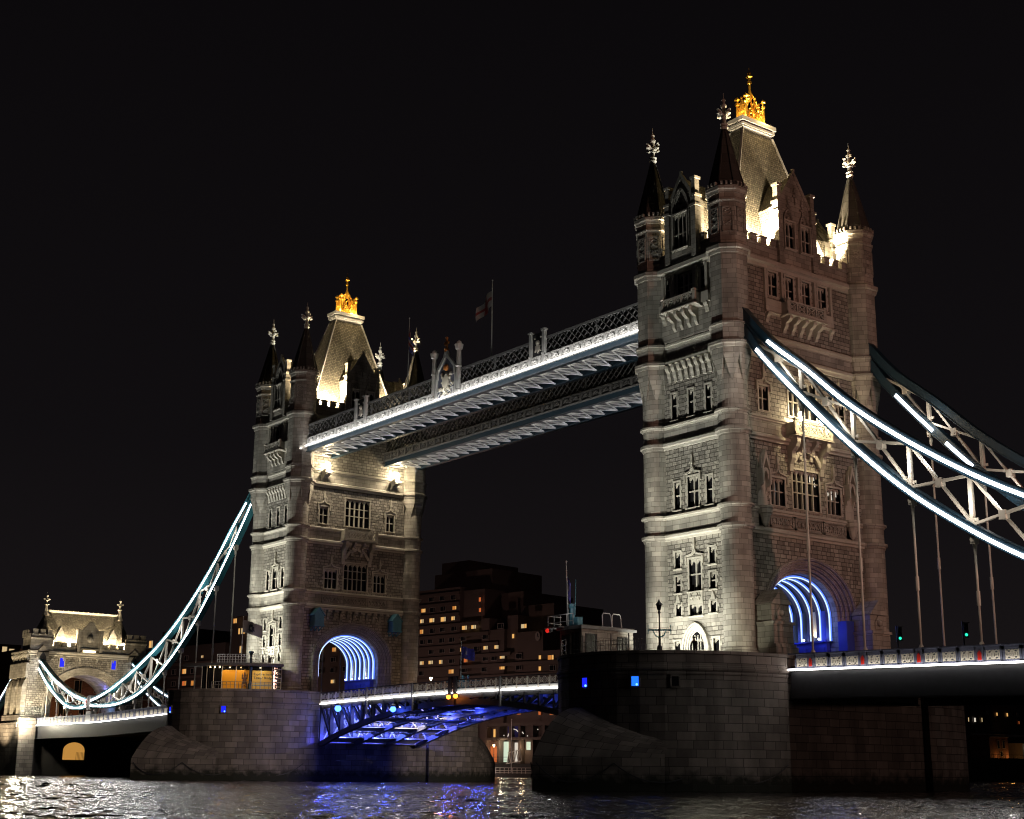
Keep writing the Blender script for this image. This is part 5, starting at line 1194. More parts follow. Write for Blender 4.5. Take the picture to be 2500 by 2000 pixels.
point('arch lamp', (-178, 4.5, 3.8), 160, (.2,.2,1), .2); point('arch lamp', (-178, 5.2, -.4), 120, (.1,.4,1), .2)
tt = thing('land_tie', 'blue painted tie running steeply down behind the gatehouse', 'bridge tie', (-184,-9,6))
mb = MB(); mb.bar((-184,-9.05,9.6),(-212,-9.05,-8),.8,1.5,raw=True); mb.build('tie_bar', 'sky_blue_iron', tt)
mb = MB(); mb.bar((-184.4,-9.5,9.75),(-212,-9.5,-7.6),.06,.34,raw=True); mb.build('light_strip', 'led_cool', tt)
# ------------------------------------------------------------------ far bank
mb = MB(); poly = [(-185,-420),(-185,75),(-290,132),(-140,157),(-130,1400),(-1700,1400),(-1700,-420)]
mb.prism_z([(a,-b_) for a,b_ in poly], -16, -8.4); struct(mb.build('quay', 'dark_wall'))
mb = MB(*((-174.3,0,0),(0,1,0),(1,0,0)))                      # embankment wall under the deck with a lit vault
wall(mb, -9.6, 26, -16, -3.2, [(-3.7,.4,-9.0,-7.2)], 0, 3)
ew = thing('river_wall', 'dark river wall with one small lit arched opening near the water', 'wall', (-177,8,-9))
for i in range(10):
    pass
mb.build('wall', 'dark_wall', ew)
mb = MB(*((-174.3,0,0),(0,1,0),(1,0,0))); q = [(-1.65+2.06*math.cos(math.pi*(1-i/12)), -7.3+1.5*math.sin(math.pi*i/12)) for i in range(13)]
mb.prism_d([(-3.71,-9.0)]+q+[(.41,-9.0)], .0, .06)
for k in range(7): mb.box(-1.2+k*.25, -1.15+k*.25, .06, .12, -9, -7.6, mi=1)
mb.build('lit_opening', ['shop_amber','dark_iron'], ew)
def block(label, cat, O, U, L_, dep, z0, segs, wins, mat, bands=(), grp=None, name='apartment_building', band_mat=None, frame='frame_grey'):
    U = Vector(U).normalized(); N = Vector((U.y,-U.x,0))
    if N.dot(Vector((94,-102,0))-Vector(O)) < 0: N = -N
    t = thing(name, label, cat, (O[0],O[1],z0), grp); F = (O, U, N)
    mb = MB(*F)
    for u0, u1, z1, d in segs: mb.box(u0, u1, d-dep, d, z0, z1)
    mb.build('wall', mat, t)
    if bands:
        mb = MB(*F)
        for u0, u1, za, zb in bands: mb.box(u0, u1, .02, .5, za, zb)
        mb.build('balcony_band', band_mat or mat, t)
    for u, z, w, h, pm in wins:
        d = 0.02
        mb = MB(*F); f = min(.12, w*.1)
        mb.box(u-w/2-f,u-w/2,d-.1,d+.1,z-h/2-f,z+h/2+f); mb.box(u+w/2,u+w/2+f,d-.1,d+.1,z-h/2-f,z+h/2+f); mb.box(u-w/2,u+w/2,d-.1,d+.1,z+h/2,z+h/2+f); mb.box(u-w/2,u+w/2,d-.1,d+.1,z-h/2-f,z-h/2)
        if w > 1.2: mb.box(u+w*.18-.04,u+w*.18+.04,d-.1,d+.08,z-h/2,z+h/2)
        o = mb.build('window', frame, t)
        mb = MB(*F); k = rnd.random()
        if pm != 'dark_glass' and w > 1.3:                    # a curtain or lamp inside makes part of the pane brighter
            c = u-w/2+w*rnd.choice((.3,.55,.62)); alt = {'win_orange':'win_amber','win_amber':'win_pale','win_pale':'win_amber','win_red':'win_orange'}.get(pm, pm)
            mb.add([(u-w/2,d,z-h/2),(c,d,z-h/2),(c,d,z+h/2),(u-w/2,d,z+h/2)], [(0,1,2,3)]); mb.add([(c,d,z-h/2),(u+w/2,d,z-h/2),(u+w/2,d,z+h/2),(c,d,z+h/2)], [(0,1,2,3)], mi=1)
            mb.build('pane', [pm, alt], o)
        else:
            mb.add([(u-w/2,d,z-h/2),(u+w/2,d,z-h/2),(u+w/2,d,z+h/2),(u-w/2,d,z+h/2)], [(0,1,2,3)]); mb.build('pane', pm, o)
    return t
HO = (-273.0, 140.2, 0); HU = (59.1, 9.5, 0)
lit = [(2.4,37.1,'o'),(16.2,37,'o'),(2.2,33.9,'a'),(6.4,33.9,'a'),(11.3,33.9,'a'),(15.8,33.9,'a'),(2.1,30.7,'o'),(20.5,30.8,'a'),(24.5,30.8,'a'),(20,24.5,'a'),(29.5,24.5,'a'),(33.9,24.6,'a'),(2.2,21.3,'p'),(6.2,21.3,'a'),(10.9,21.3,'a'),(21.3,21.3,'r'),(36.2,21.6,'a'),(51.1,20.7,'n'),(55.4,20.5,'o'),(15.3,18.2,'o'),(36.2,18.5,'o'),(51.2,17.6,'n'),(27.1,38.7,'rn'),(27.2,35.6,'rn'),(45,29.8,'p'),(40.7,27.2,'n'),
 (36.4,5.7,'o'),(33.5,5.5,'on'),(43.1,5.7,'r'),(51.2,5.4,'rn'),(55.5,5.4,'r'),(-46.3,27.6,'a'),(-39.7,27.4,'o'),(-39.6,17.2,'a')]
dim = [(6,40.3),(10.8,40.3),(15.6,40.2),(6.6,37),(11.2,37.1),(6.8,30.7),(11.1,30.9),(16.1,30.9),(2.5,27.6),(5.9,27.7),(11,27.6),(15.3,27.6),(20.2,27.7),(29.4,27.7),(6.5,24.5),(11.1,24.6),(15.6,24.6),(25.8,24.4),(15.4,21.4),(29.5,21.4),(33.1,21.4),(43,21.4),(2.3,18.2),(20.9,18.5),(29.1,18.3),(43,18.3),(55.9,17.6),(35.6,30.4),(-46.5,24.2),(-40,24.2),(-46.3,20.8),(-34,27.4),(-34,21),(-40,20.8)]
PM = {'o':'win_orange','a':'win_amber','p':'win_pale','r':'win_red'}
wins = [(u+rnd.uniform(-.2,.2),z,.9 if 'n' in k else rnd.uniform(1.35,2.2),rnd.uniform(1.0,1.35),PM.get(k[0],'win_amber')) for u,z,k in lit]+[(u,z,2.2,1.35,'dark_glass') for u,z in dim]
bands = [(0 if z > 22 else 0, {42:18.5,38.9:18.5,35.7:18.5,32.5:27,29.3:31,26.1:35,22.9:40,19.9:59,16.7:59,13.6:59}[z], z-1.15, z-.15) for z in (42,38.9,35.7,32.5,29.3,26.1,22.9,19.9,16.7,13.6)]
block('large stepped concrete hotel with many orange lit windows between the two towers', 'hotel', HO, HU, 60, 22, -8.3,
      [(-52,-.2,30,-.4),(0,18.6,43.2,0),(18.6,27.8,42,-1.2),(27.8,31,33,0),(31,37,29.5,-.1),(37,41.2,33.4,-1.4),(41.2,52,28.2,-.3),(52,60,22.5,-.1),(2,27,48.5,-5),(2,14,52.5,-8),(29,38,41,-7),(38,51,36.5,-6)], wins, 'hotel_concrete', bands, name='hotel_building')
point('street and fill glow', (-225, 118, 2), 4200, (1,.62,.52), 1); point('street and fill glow', (-262, 112, 4), 4200, (1,.62,.52), 1)  # unseen ambient fill added to wash the hotel front
t = thing('wall_clock', 'round pale clock on the dark right part of the hotel', 'clock', (-222.5,147.5,27.3)); mb = MB(HO, Vector(HU).normalized(), Vector((9.5,-59.1,0)).normalized())
q = [(50.4+.95*math.cos(i*math.pi/10), 26.6+1.3*math.sin(i*math.pi/10)) for i in range(20)]; mb.prism_d(q, .0, .3); mb.build('dial', 'frame_grey', t)
mb = MB(HO, Vector(HU).normalized(), Vector((9.5,-59.1,0)).normalized()); mb.bar((50.4,.36,26.6),(50.4,.36,27.4),.12); mb.bar((50.4,.36,26.6),(50.9,.36,26.4),.12); mb.build('hand', 'ink', t)
# ground floor of the hotel: doors, shop front, lamp, banner, masts, pontoon
HF = (HO, Vector(HU).normalized(), Vector((9.5,-59.1,0)).normalized())
t = thing('hotel_entrance', 'row of glowing doors and windows at the foot of the hotel', 'entrance', MB(*HF).p(40,0,-8))
mb = MB(*HF); mb.box(31.5,60,.05,1.2,1.9,2.8); mb.box(31.5,60,.05,2.2,-1.9,-1.2)
for u in (31.8,36.6,41.2,44.8,49.6,54): mb.box(u-.45,u+.45,.05,1.6,-8.3,2)
mb.build('frame', 'hotel_concrete', t)
for u0,u1,z0,z1,m_ in ((37.4,40.3,-7.9,-2.3,'shop_white'),(41.7,43.6,-7.9,-2.6,'glint'),(46.2,48.6,-4.6,-2.4,'shop_white'),(40.4,41.1,-8,-2.8,'shop_amber'),(43.7,44.4,-8,-3,'shop_amber'),(33.3,34,-1,1.2,'win_amber'),(34.8,35.4,-1,1.2,'win_orange'),(38.9,44.2,-1.6,1.9,'flag_blue'),(32.2,36.1,-7.9,-3.6,'win_red')):
    mb = MB(*HF); mb.box(u0,u1,.04,.14,z0,z1); mb.build('window', m_, t)
mb = MB(*HF); mb.tube([(39.3,.5,-.9),(40,.5,.4),(41.3,.5,1.2),(42.6,.5,.9),(43.3,.5,.4)], .12, 6); mb.build('light_arc', 'glint', t)
mb = MB(*HF)
for u,z in ((36.9,.3),(38.2,-.6),(45.4,.2),(45.7,-.1),(47.3,-.8),(49.5,.4),(46.5,-1.4),(51.2,.9)): mb.ball(tuple(mb.p(u,.9,z)), .16, 6)
mb.build('light_bulb', 'glint', t)
point('shop lamp', MB(*HF).p(39, 2.5, -3), 420, (1,.8,.5), .3); point('shop lamp', MB(*HF).p(34, 2.5, -5), 300, (1,.5,.25), .3); point('shop lamp', MB(*HF).p(46.5, 2.5, -4), 250, (1,.7,.4), .3)
def street_lamp(label, p, h, mat='lamp_shop', power=160, col=(1,.62,.28), bars=False, glass=True):
    t = thing('street_lamp', label, 'street lamp', p, 'street lamps'); x, y, z = p; k = h/4.0
    mb = MB(); mb.lathe((x,y), [(.22*k,z),(.2*k,z+.35*k),(.1*k,z+.45*k),(.075*k,z+1.6*k),(.11*k,z+1.7*k),(.06*k,z+1.8*k),(.055*k,z+h*.74),(.13*k,z+h*.76),(.06*k,z+h*.8)], 10); mb.build('post', 'dark_iron' , t)
    mb = MB(); mb.lathe((x,y), [(.12*k,z+h*.8),(.24*k,z+h*.91)], 6); mb.build('lantern_glass', mat, t)
    mb = MB(); mb.lathe((x,y), [(.30*k,z+h*.91),(.26*k,z+h*.93),(.1*k,z+h*.975),(.08*k,z+h*.985),(.02*k,z+h*1.03)], 8); mb.build('lamp_cap', 'dark_iron', t)
    if bars:
        mb = MB(); zb = z+h*.36; d_ = Vector((.67,.74,0))
        c = Vector((x,y,zb)); mb.bar(c-d_*.95+Vector((0,0,.22)), c+d_*.95+Vector((0,0,.22)), .07, .12, raw=True)
        for s_ in (-1,1): mb.tube([c+d_*s_*.95+Vector((0,0,-.1)), c+d_*s_*.95+Vector((0,0,.65))], .035, 6, raw=True); mb.tube([c+Vector((0,0,-.4)), c+d_*s_*.35+Vector((0,0,-.25)), c+d_*s_*.55+Vector((0,0,.2))], .05, 6, raw=True)
        mb.build('cross_arm', 'sky_blue_iron', t)
    if power: point('street lamp', (x, y-.3, z+h*.87), power, col, .15)
    return t
street_lamp('unlit black lamp post with blue cross arm on the nearer pier', (6.1,-20.0,-.45), 4.2, 'dark_glass', 0, bars=True)
street_lamp('lit lamp by the glowing doors at the foot of the hotel', tuple(MB(*HF).p(37.3, 4, -8.3)), 5.6, power=400)
street_lamp('glowing lamp beside the farther tower above the lattice parapet', (-72.0, 9.8, -1), 3.5, 'lamp_shop', 60)
street_lamp('golden street lamp under the arch of the gatehouse', (-187, .5, -2), 3.6, 'lamp_shop', 500)
t = thing('banner', 'tall pale banner with dark oval emblem beside the farther pier', 'banner', MB(*HF).p(30,8,-8))
mb = MB(*HF); mb.box(27.5,27.7,8,8.2,-8.3,2.8); mb.box(27.5,32.2,8.05,8.15,2.4,2.5); mb.build('mast', 'dark_iron', t)
mb = MB(*HF); mb.box(27.9,32.1,8.05,8.12,-4.1,2.4); bn = mb.build('cloth', 'flag_white', t)
mb = MB(*HF); q = [(30+.85*math.cos(i*math.pi/8), .7+1.15*math.sin(i*math.pi/8)) for i in range(16)]; mb.prism_d(q, 8.12, 8.16); mb.build('emblem', 'ink', bn)
mb = MB(*HF)
for s_ in (-.5,-.25,0,.25,.5): mb.bar((30,8.18,-.2),(30+s_,8.18,1.3-abs(s_)*.6),.1,.04)
for z in (-1.6,-2,-3): mb.box(29,31.2,8.12,8.15,z-.06,z+.06)
mb.build('lettering', 'frame_grey', bn)
spot('banner lamp', MB(*HF).p(30, 14, -6), MB(*HF).p(30, 8, 0), 700, (1,.75,.65), 60, .8, .2)
for u, lb in ((35.5,'slim pale mast rising from the pontoon left of the glowing doors'),(48.9,'slim pale mast by the gangway right of the glowing doors')):
    p_ = MB(*HF).p(u, 9, 0); flagpole(lb, p_.x, p_.y, -10.6, 3.4, .14, cat='mast', group='pontoon masts')
t = thing('pontoon', 'dark floating pontoon with white railing below the hotel', 'pontoon', MB(*HF).p(42,9,-11.8))
mb = MB(*HF); mb.box(31,58,7,11,-12.2,-11.0); mb.build('hull', 'dark_wall', t)
mb = MB(*HF)
for k in range(16): mb.box(32+k*1.6-.05, 32+k*1.6+.05, 10.8, 10.9, -11.0, -9.5)
for z in (-9.5,-10.2,-10.8): mb.box(31.8, 58, 10.8, 10.9, z-.05, z+.05)
mb.build('railing', 'cream_iron', t)
t = thing('gangway', 'white lattice gangway sloping down to the pontoon', 'gangway', MB(*HF).p(47,6,-9))
mb = MB(*HF); P_ = [(44.2,6,-8.2),(50,6,-7.2)]
for z in (0,3.0): mb.bar((44.0+z*.25,6,-8.4+z),(50,6,-7.6+z),.2)
for k in range(4): mb.bar((44.4+k*1.4,6,-8.3+k*.2),(45.1+k*1.4,6,-5.3+k*.2),.16); mb.bar((45.1+k*1.4,6,-5.3+k*.2),(45.8+k*1.4,6,-8.1+k*.2),.16)
mb.build('truss', 'cream_iron', t)
t = thing('quay_railing', 'dark railing along the quay in front of the hotel doors', 'railing', MB(*HF).p(40,5,-8.4))
mb = MB(*HF)
for z in (-7.4,-6.6): mb.box(30,46,5,5.1,z-.06,z+.06)
for k in range(9): mb.box(30+k*2-.06,30+k*2+.06,5,5.1,-8.4,-6.5)
mb.build('rail', 'dark_iron', t)
point('pontoon lamp', MB(*HF).p(42, 14, -8.5), 500, (1,.85,.75), .3)
# darker block further left in the same row
lw = [(-95,40.2,2.2,1.6,'win_orange'),(-92.2,36.4,1.0,2,'win_amber'),(-90.6,36.4,.9,2,'win_pale'),(-89.3,36.4,.9,2,'win_amber'),(-90.6,30,1.6,2.4,'win_amber')]
lw += [(-131.4,23.8,2.6,1.7,'dark_glass'),(-124.7,23.8,2.6,1.7,'win_orange'),(-119.3,23.7,2.6,1.7,'dark_glass'),(-131.3,19.5,2.6,1.6,'dark_glass'),(-124.2,19.5,2.6,1.6,'win_red'),(-118.6,19.4,2.6,1.7,'win_orange'),(-113.8,28.6,1.4,.8,'win_pale'),(-148,34.8,2.5,2.6,'win_amber'),(-131,28.5,2.4,1.7,'dark_glass'),(-124,28.5,2.4,1.7,'dark_glass'),(-137,23.8,2.6,1.7,'dark_glass')]
block('dark apartment block behind the pavilion and the thin hanger rods', 'apartment block', (HO[0],HO[1],0), HU, 60, 20, -8.3, [(-160,-100,33,0),(-100,-85,42,-2),(-85,-56,31,-1),(-150,-128,40,-6)], lw, 'hotel_dark', [(-140,-104,26.0,27.0),(-140,-104,21.3,22.2),(-140,-104,17,18)], band_mat='hotel_concrete')
point('street and fill glow', (-355, 95, 0), 11000, (1,.6,.5), 1)
# brick warehouse behind the gatehouse arch
bw = [(u, z, 1.5, 2.6, m_) for u,z,m_ in ((2.6,1.2,'win_pale'),(7.0,1.2,'dark_glass'),(11.4,1.2,'dark_glass'),(10,6.2,'dark_glass'),(14.4,6.4,'dark_glass'),(5.4,6.2,'dark_glass'),(18.5,6.2,'dark_glass'),(-2,6,'dark_glass'))]
block('red brick warehouse seen through the arch of the gatehouse', 'warehouse', (-206,0,0), (0,1,0), 30, 14, -8.3, [(-3,30,13.5,0)], bw, 'red_brick', [(-3,30,-1.0,-.4),(-3,30,3.9,4.15)], name='brick_warehouse', band_mat='ashlar')
point('shop lamp', (-201, 7, -1.0), 350, (1,.5,.12), .3); point('shop lamp', (-201, 2, -1.2), 300, (1,.5,.12), .3); point('shop lamp', (-200, 15, 3), 200, (1,.5,.4), .3)
block('dark brick building with pale lit top windows beside the gatehouse', 'office building', (-230,0,0), (0,1,0), 12, 14, -8.3, [(-14,5.2,16.2,0)], [(-.3,14.9,1.3,1.5,'win_pale'),(1.5,14.9,1.1,1.5,'win_pale'),(3.1,14.6,1.2,1.3,'win_pale'),(2.5,-6.0,1.2,1.5,'win_orange')], 'red_brick', name='office_building')
# buildings under the right deck
RF = lambda y, z: (-102.4+(y+102.4)*2.03, -10.27+(z+10.27)*2.03)
rw = []
for y,z,w,h,m_ in ((94.5,-1.08,.35,.45,'win_amber'),(97.2,-1.08,.4,.5,'win_amber'),(87.1,-2.1,.25,.6,'win_pale'),(88.7,-2.1,.5,.6,'glint'),(90.5,-2.05,.25,.6,'win_pale'),(100.2,-2.2,.2,.45,'win_red'),(92,-.9,.5,.5,'dark_glass'),(100,-1.0,.5,.5,'dark_glass'),(103,-1.0,.5,.5,'win_orange'),(104.5,-3,.5,.5,'win_amber'),(88.9,-3.6,.3,.5,'dark_glass'),(107,-2.2,.5,.5,'dark_glass')):
    a, b_ = RF(y,z); rw.append((a, b_, w*2.03, h*2.03, m_))
block('dark riverside flats with few lit windows seen below the bridge deck', 'apartment block', (-178,0,0), (0,1,0), 60, 20, -8.3, [(270,283,12,0),(283,330,14.5,-.4)], rw, 'hotel_dark', [(283,325,1.5,2.2)], grp=None, name='riverside_flats', band_mat='frame_grey')
a0 = RF(94.7,0)[0]
KF = ((-170,0,0),(0,1,0),(1,0,0))
t = thing('river_terrace', 'dark terrace wall below the pale lit waterside building', 'terrace wall', (-168, a0+8, -10))
mb = MB(*KF); mb.box(a0-22,a0+40,-8,2,-16,-5.3); mb.build('wall', 'dark_wall', t)
mb = MB(*KF)
for k in range(30): mb.box(a0-20+k*2-.05,a0-20+k*2+.05,1.8,1.9,-5.3,-4.2)
mb.box(a0-20,a0+38,1.8,1.9,-4.3,-4.2); mb.build('railing', 'dark_iron', t)
t = thing('waterside_kiosk', 'low pale lit waterside building with bright white doorway and eave lamps', 'kiosk', (-170, a0+8, -5.3))
mb = MB(*KF); mb.box(a0,a0+30,-5,0,-5.29,-1.0); mb.box(a0-.5,a0+30.5,-5.5,.6,-1.0,-.6); mb.build('wall', 'frame_grey', t)
for u0,u1,m_ in ((a0+.9,a0+2.9,'shop_white'),(a0+5.6,a0+8.2,'dark_glass'),(a0+10.6,a0+13.4,'dark_glass'),(a0+15,a0+18,'dark_glass')): mb = MB(*KF); mb.box(u0,u1,.02,.1,-4.9,-2.5); mb.build('window', m_, t)
for u in (a0+4.2,a0+9.4,a0+14.2): mb = MB(*KF); mb.ball(tuple(mb.p(u,.5,-1.7)),.18,8); mb.build('lamp', 'lamp_shop', t); point('kiosk lamp', (-168.8, u, -1.8), 75, (1,.82,.5), .2)
a1 = RF(88.5,0)[0]
hw = [(a1+1.5,-1.2,1.2,2.2,'dark_glass'),(a1+4.2,-1.2,1.2,2.2,'dark_glass'),(a1+2.8,-4.0,1.0,1.4,'dark_glass')]
block('small brick house lit orange from below beside the waterside building', 'house', (-171,0,0), (0,1,0), 10, 8, -5.3, [(a1-3,a1+6.6,1.6,0)], hw, 'red_brick', [(a1-3,a1+6.6,.9,1.2)], name='brick_house', band_mat='frame_grey')
point('shop lamp', (-169.6, a1+5.9, -4.7), 120, (1,.42,.10), .2); point('shop lamp', (-169.6, a1+.2, -4.7), 60, (1,.42,.10), .2)
# ------------------------------------------------------------------ visitor pavilion on the farther pier
def pv(a, k=0.0): return Vector((TX[1]+(9.4+k)*math.sin(a), -9.5-(12.4+k)*math.cos(a), 0))
t = thing('visitor_pavilion', 'curved glass pavilion with yellow posters on the farther pier', 'pavilion', pv(.8)+Vector((0,0,-.7)))
mb = MB(); N_ = 24
for i in range(N_):
    a, b_ = .12+1.18*i/N_, .12+1.18*(i+1)/N_
    for z0,z1,k0,k1 in ((2.55,2.8,-6,1.3),(2.8,2.9,-6,1.0),(-.9,-.3,-.1,.1)):
        P0,P1,P2,P3 = pv(a,k0),pv(b_,k0),pv(b_,k1),pv(a,k1); b0 = [Vector((p_.x,p_.y,z0)) for p_ in (P0,P1,P2,P3)]; b1 = [Vector((p_.x,p_.y,z1)) for p_ in (P0,P1,P2,P3)]
        mb.add(b0+b1, [(0,3,2,1),(4,5,6,7),(0,1,5,4),(1,2,6,5),(2,3,7,6),(3,0,4,7)], raw=True)
mb.build('roof', 'grey_iron', t)
mb = MB()
for i in range(N_):
    a, b_ = .32+.98*i/N_, .32+.98*(i+1)/N_
    P0,P1 = pv(a,-.25),pv(b_,-.25); mb.add([P0+Vector((0,0,-.9)),P1+Vector((0,0,-.9)),P1+Vector((0,0,2.55)),P0+Vector((0,0,2.55))], [(0,1,2,3)], raw=True)
mb.build('glass_wall', 'dark_glass', t)
mb = MB()
for a in (.34,.42,.52,.63,.80,.965,1.08,1.2,1.25,1.3): p_ = pv(a); mb.tube([p_+Vector((0,0,-.9)), p_+Vector((0,0,2.55))], .055, 6, raw=True)
for z in (0,.55,1.1,1.65,2.2): mb.bar(pv(1.2)+Vector((0,0,z)), pv(1.3)+Vector((0,0,z)), .07, raw=True)
mb.build('mullion', 'cream_iron', t)
def poster(a0, a1, z0, z1, mat):
    P0, P1 = pv(a0,.02), pv(a1,.02); U = (P1-P0); Lw = U.length; U.normalize(); N = Vector((U.y,-U.x,0)); F = (P0, U, N); mb = MB(*F); mb.box(0, Lw, -.02, .02, z0, z1); return F, Lw, mb.build('poster', mat, t)
F1, L1, po1 = poster(.635, .955, -.45, 2.05, 'poster_orange'); F2, L2, po2 = poster(.985, 1.195, -.45, 2.0, 'poster_yellow')
mb = MB(*F1); c = L1-.62                                     # bridge tower drawing on the left poster
for u,w,z0,z1 in ((c,.5,.5,1.1),(c-.3,.14,.9,1.35),(c+.3,.14,.9,1.35),(c,.3,1.1,1.35),(c,.66,.3,.5)): mb.box(u-w/2,u+w/2,.02,.035,z0,z1)
mb.prism_d([(c-.18,1.35),(c+.18,1.35),(c,1.95)], .02, .035)
for s_ in (-.3,.3): mb.prism_d([(c+s_-.09,1.35),(c+s_+.09,1.35),(c+s_,1.65)], .02, .035)
mb.bar((c-.3,.03,.3),(c+.3,.03,-.1),.06,.02); mb.bar((c+.3,.03,.3),(c-.3,.03,-.1),.06,.02); mb.box(c-.34,c-.26,.02,.035,-.4,.3); mb.box(c+.26,c+.34,.02,.035,-.4,.3)
mb.build('drawing', 'red_brick', po1)
mb = MB(*F2); mb.box(.05,L2-.05,.02,.03,.28,.36); mb.box(.05,L2-.05,.02,.03,.05,.16); mb.build('stripe', 'poster_blue', po2)
def text(s_, F, u, z, h, mat, par):
    cu = bpy.data.curves.new('lettering', 'FONT'); cu.body = s_; cu.size = h; cu.extrude = .004; cu.space_character = 1.05; cu.offset = .006
    o = bpy.data.objects.new('lettering', cu); N = Vector(F[2]); U = Vector(F[1]); p_ = Vector(F[0])+U*u+N*.03+Vector((0,0,z))
    tmp = bpy.data.objects.new('t', cu); COL.objects.link(tmp); dg = bpy.context.evaluated_depsgraph_get(); me = bpy.data.meshes.new_from_object(tmp.evaluated_get(dg)); bpy.data.objects.remove(tmp)
    o2 = bpy.data.objects.new('lettering', me); COL.objects.link(o2); me.materials.clear(); me.materials.append(MATS[mat])
    o2.parent = par; M = Matrix(((U.x,0,N.x,p_.x),(U.y,0,N.y,p_.y),(0,1,0,p_.z),(0,0,0,1))); o2.matrix_basis = Matrix.Translation(-wloc(par)) @ M
text('Explore Inside', F2, .16, 1.42, .46*L2/2.7, 'ink', po2); text('Tower Bridge', F2, .16, .95, .46*L2/2.7, 'ink', po2)
for a in (.5,.56,.62): 
    mb = MB(); p_ = pv(a,.5); mb.ball((p_.x,p_.y,2.38), .08, 8); mb.build('downlight', 'lamp_shop', t)
for a in (.7,.85): p_ = pv(a,1.1); spot('pavilion lamp', (p_.x,p_.y,2.5), pv(a,0)+Vector((0,0,.6)), 85, (1,.72,.35), 140, .9, .1)
p_ = pv(1.09,1.1); spot('pavilion lamp', (p_.x,p_.y,2.5), pv(1.09,0)+Vector((0,0,.6)), 85, (1,.85,.55), 140, .9, .1)
mb = MB()
ra = [.52+.7*i/20 for i in range(21)]
for z in (3.1,3.45,3.8,4.1):
    for i in range(20): mb.bar(pv(ra[i],-.6)+Vector((0,0,z)), pv(ra[i+1],-.6)+Vector((0,0,z)), .05, raw=True)
for i in range(0,21): p_ = pv(ra[i],-.6); mb.tube([p_+Vector((0,0,2.9)), p_+Vector((0,0,4.1))], .035, 6, raw=True)
mb.build('roof_railing', 'white_iron', t)
p_ = pv(.8,.6); 
for a in (.6,.95): q = pv(a, 1.0); point('railing lamp', (q.x,q.y,4.6), 30, (1,.98,.95), .1)
mb = MB(); 
for i in range(16):
    a, b_ = .55+.7*i/16, .55+.7*(i+1)/16
    for z in (.1,.5): mb.bar(pv(a,.9)+Vector((0,0,z)), pv(b_,.9)+Vector((0,0,z)), .05, raw=True)
    mb.tube([pv(a,.9)+Vector((0,0,-.5)), pv(a,.9)+Vector((0,0,.5))], .03, 6, raw=True)
mb.build('terrace_railing', 'grey_iron', t)
p_ = pv(.97,.75); t = thing('lamp_column', 'blue iron column between the two yellow posters', 'column', (p_.x,p_.y,-.5)); mb = MB(); mb.lathe((p_.x,p_.y),[(.3,-.6),(.26,.2),(.16,.4),(.14,1.9),(.3,2.3),(.16,2.5),(.14,3.9),(.3,4.2),(.3,4.4)],10); mb.build('shaft','blue_iron',t); mb = MB(); mb.bar((p_.x-.6,p_.y-.6,2.62),(p_.x+.7,p_.y+.6,2.62),.12,.1,raw=True); mb.build('arm','blue_iron',t)
q = pv(.82,-1.2); flagpole('short flagpole on the pavilion roof flying a white flag with dark round emblem', q.x, q.y, 2.9, 9.0, .06, ((.8,.6,0), 3.1, 1.6, 8.6, .35, emblem))
# ------------------------------------------------------------------ control cabin on the nearer pier
def cabin(label, x0, x1, y0, y1, z0, z1):
    t = thing('control_cabin', label, 'cabin', ((x0+x1)/2,(y0+y1)/2,z0))
    mb = MB(); mb.box(x0,x1,y0,y1,z0,z1,raw=True); mb.build('wall', 'ashlar', t)
    mb = MB(); mb.box(x0-.25,x1+.25,y0-.25,y1+.25,z1,z1+.22,raw=True); mb.box(x0-.1,x1+.1,y0-.1,y1+.1,z1+.22,z1+.34,raw=True); mb.build('roof', 'grey_iron', t)
    F = ((x1,0,0),(0,1,0),(1,0,0)); Fy = ((0,y0,0),(1,0,0),(0,-1,0))
    for F_,u0,u1,za,zb in ((F,y0+.5,y0+1.7,z0+.3,z1-.5),(F,y1-1.9,y1-.8,z0+.9,z1-.6),(Fy,x0+.4,x0+1.3,z0+.4,z1-.5),(Fy,x1-1.3,x1-.3,z0+.1,z1-.4)):
        mb = MB(*F_); mb.box(u0-.08,u0,-.05,.06,za,zb); mb.box(u1,u1+.08,-.05,.06,za,zb); mb.box(u0-.08,u1+.08,-.05,.06,zb,zb+.1); mb.box(u0-.1,u1+.1,-.05,.12,za-.1,za); mb.box((u0+u1)/2-.03,(u0+u1)/2+.03,-.05,.05,za,zb)
        o = mb.build('window', 'dark_iron', t); mb = MB(*F_); mb.box(u0,u1,-.05,.02,za,zb); mb.build('pane', 'dark_glass', o)
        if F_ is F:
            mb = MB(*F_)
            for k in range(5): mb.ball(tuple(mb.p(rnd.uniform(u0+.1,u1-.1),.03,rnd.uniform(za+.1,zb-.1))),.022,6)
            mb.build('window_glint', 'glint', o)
    return t
cabin('low grey stone cabin with flat roof on the nearer pier', -7.6, -4.5, -19.6, -13.4, -.9, 2.2)
cz = 2.55
t = thing('signal_gantry', 'white railed platform with red signal on the roof of the nearer pier cabin', 'signal platform', (-6.6,-19.6,cz))
mb = MB()
for z in (.35,1.0): mb.bar((-8.6,-20.2,cz+z),(-5.0,-20.2,cz+z),.06,raw=True); mb.bar((-8.6,-20.2,cz+z),(-8.6,-18.6,cz+z),.06,raw=True)
for x in (-8.6,-7.7,-6.8,-5.9,-5.0): mb.tube([(x,-20.2,cz),(x,-20.2,cz+1)],.035,6,raw=True)
mb.build('railing', 'white_iron', t)
mb = MB(); mb.box(-8.9,-6.8,-20.4,-18.8,cz-.12,cz,raw=True); mb.build('platform', 'grey_iron', t)
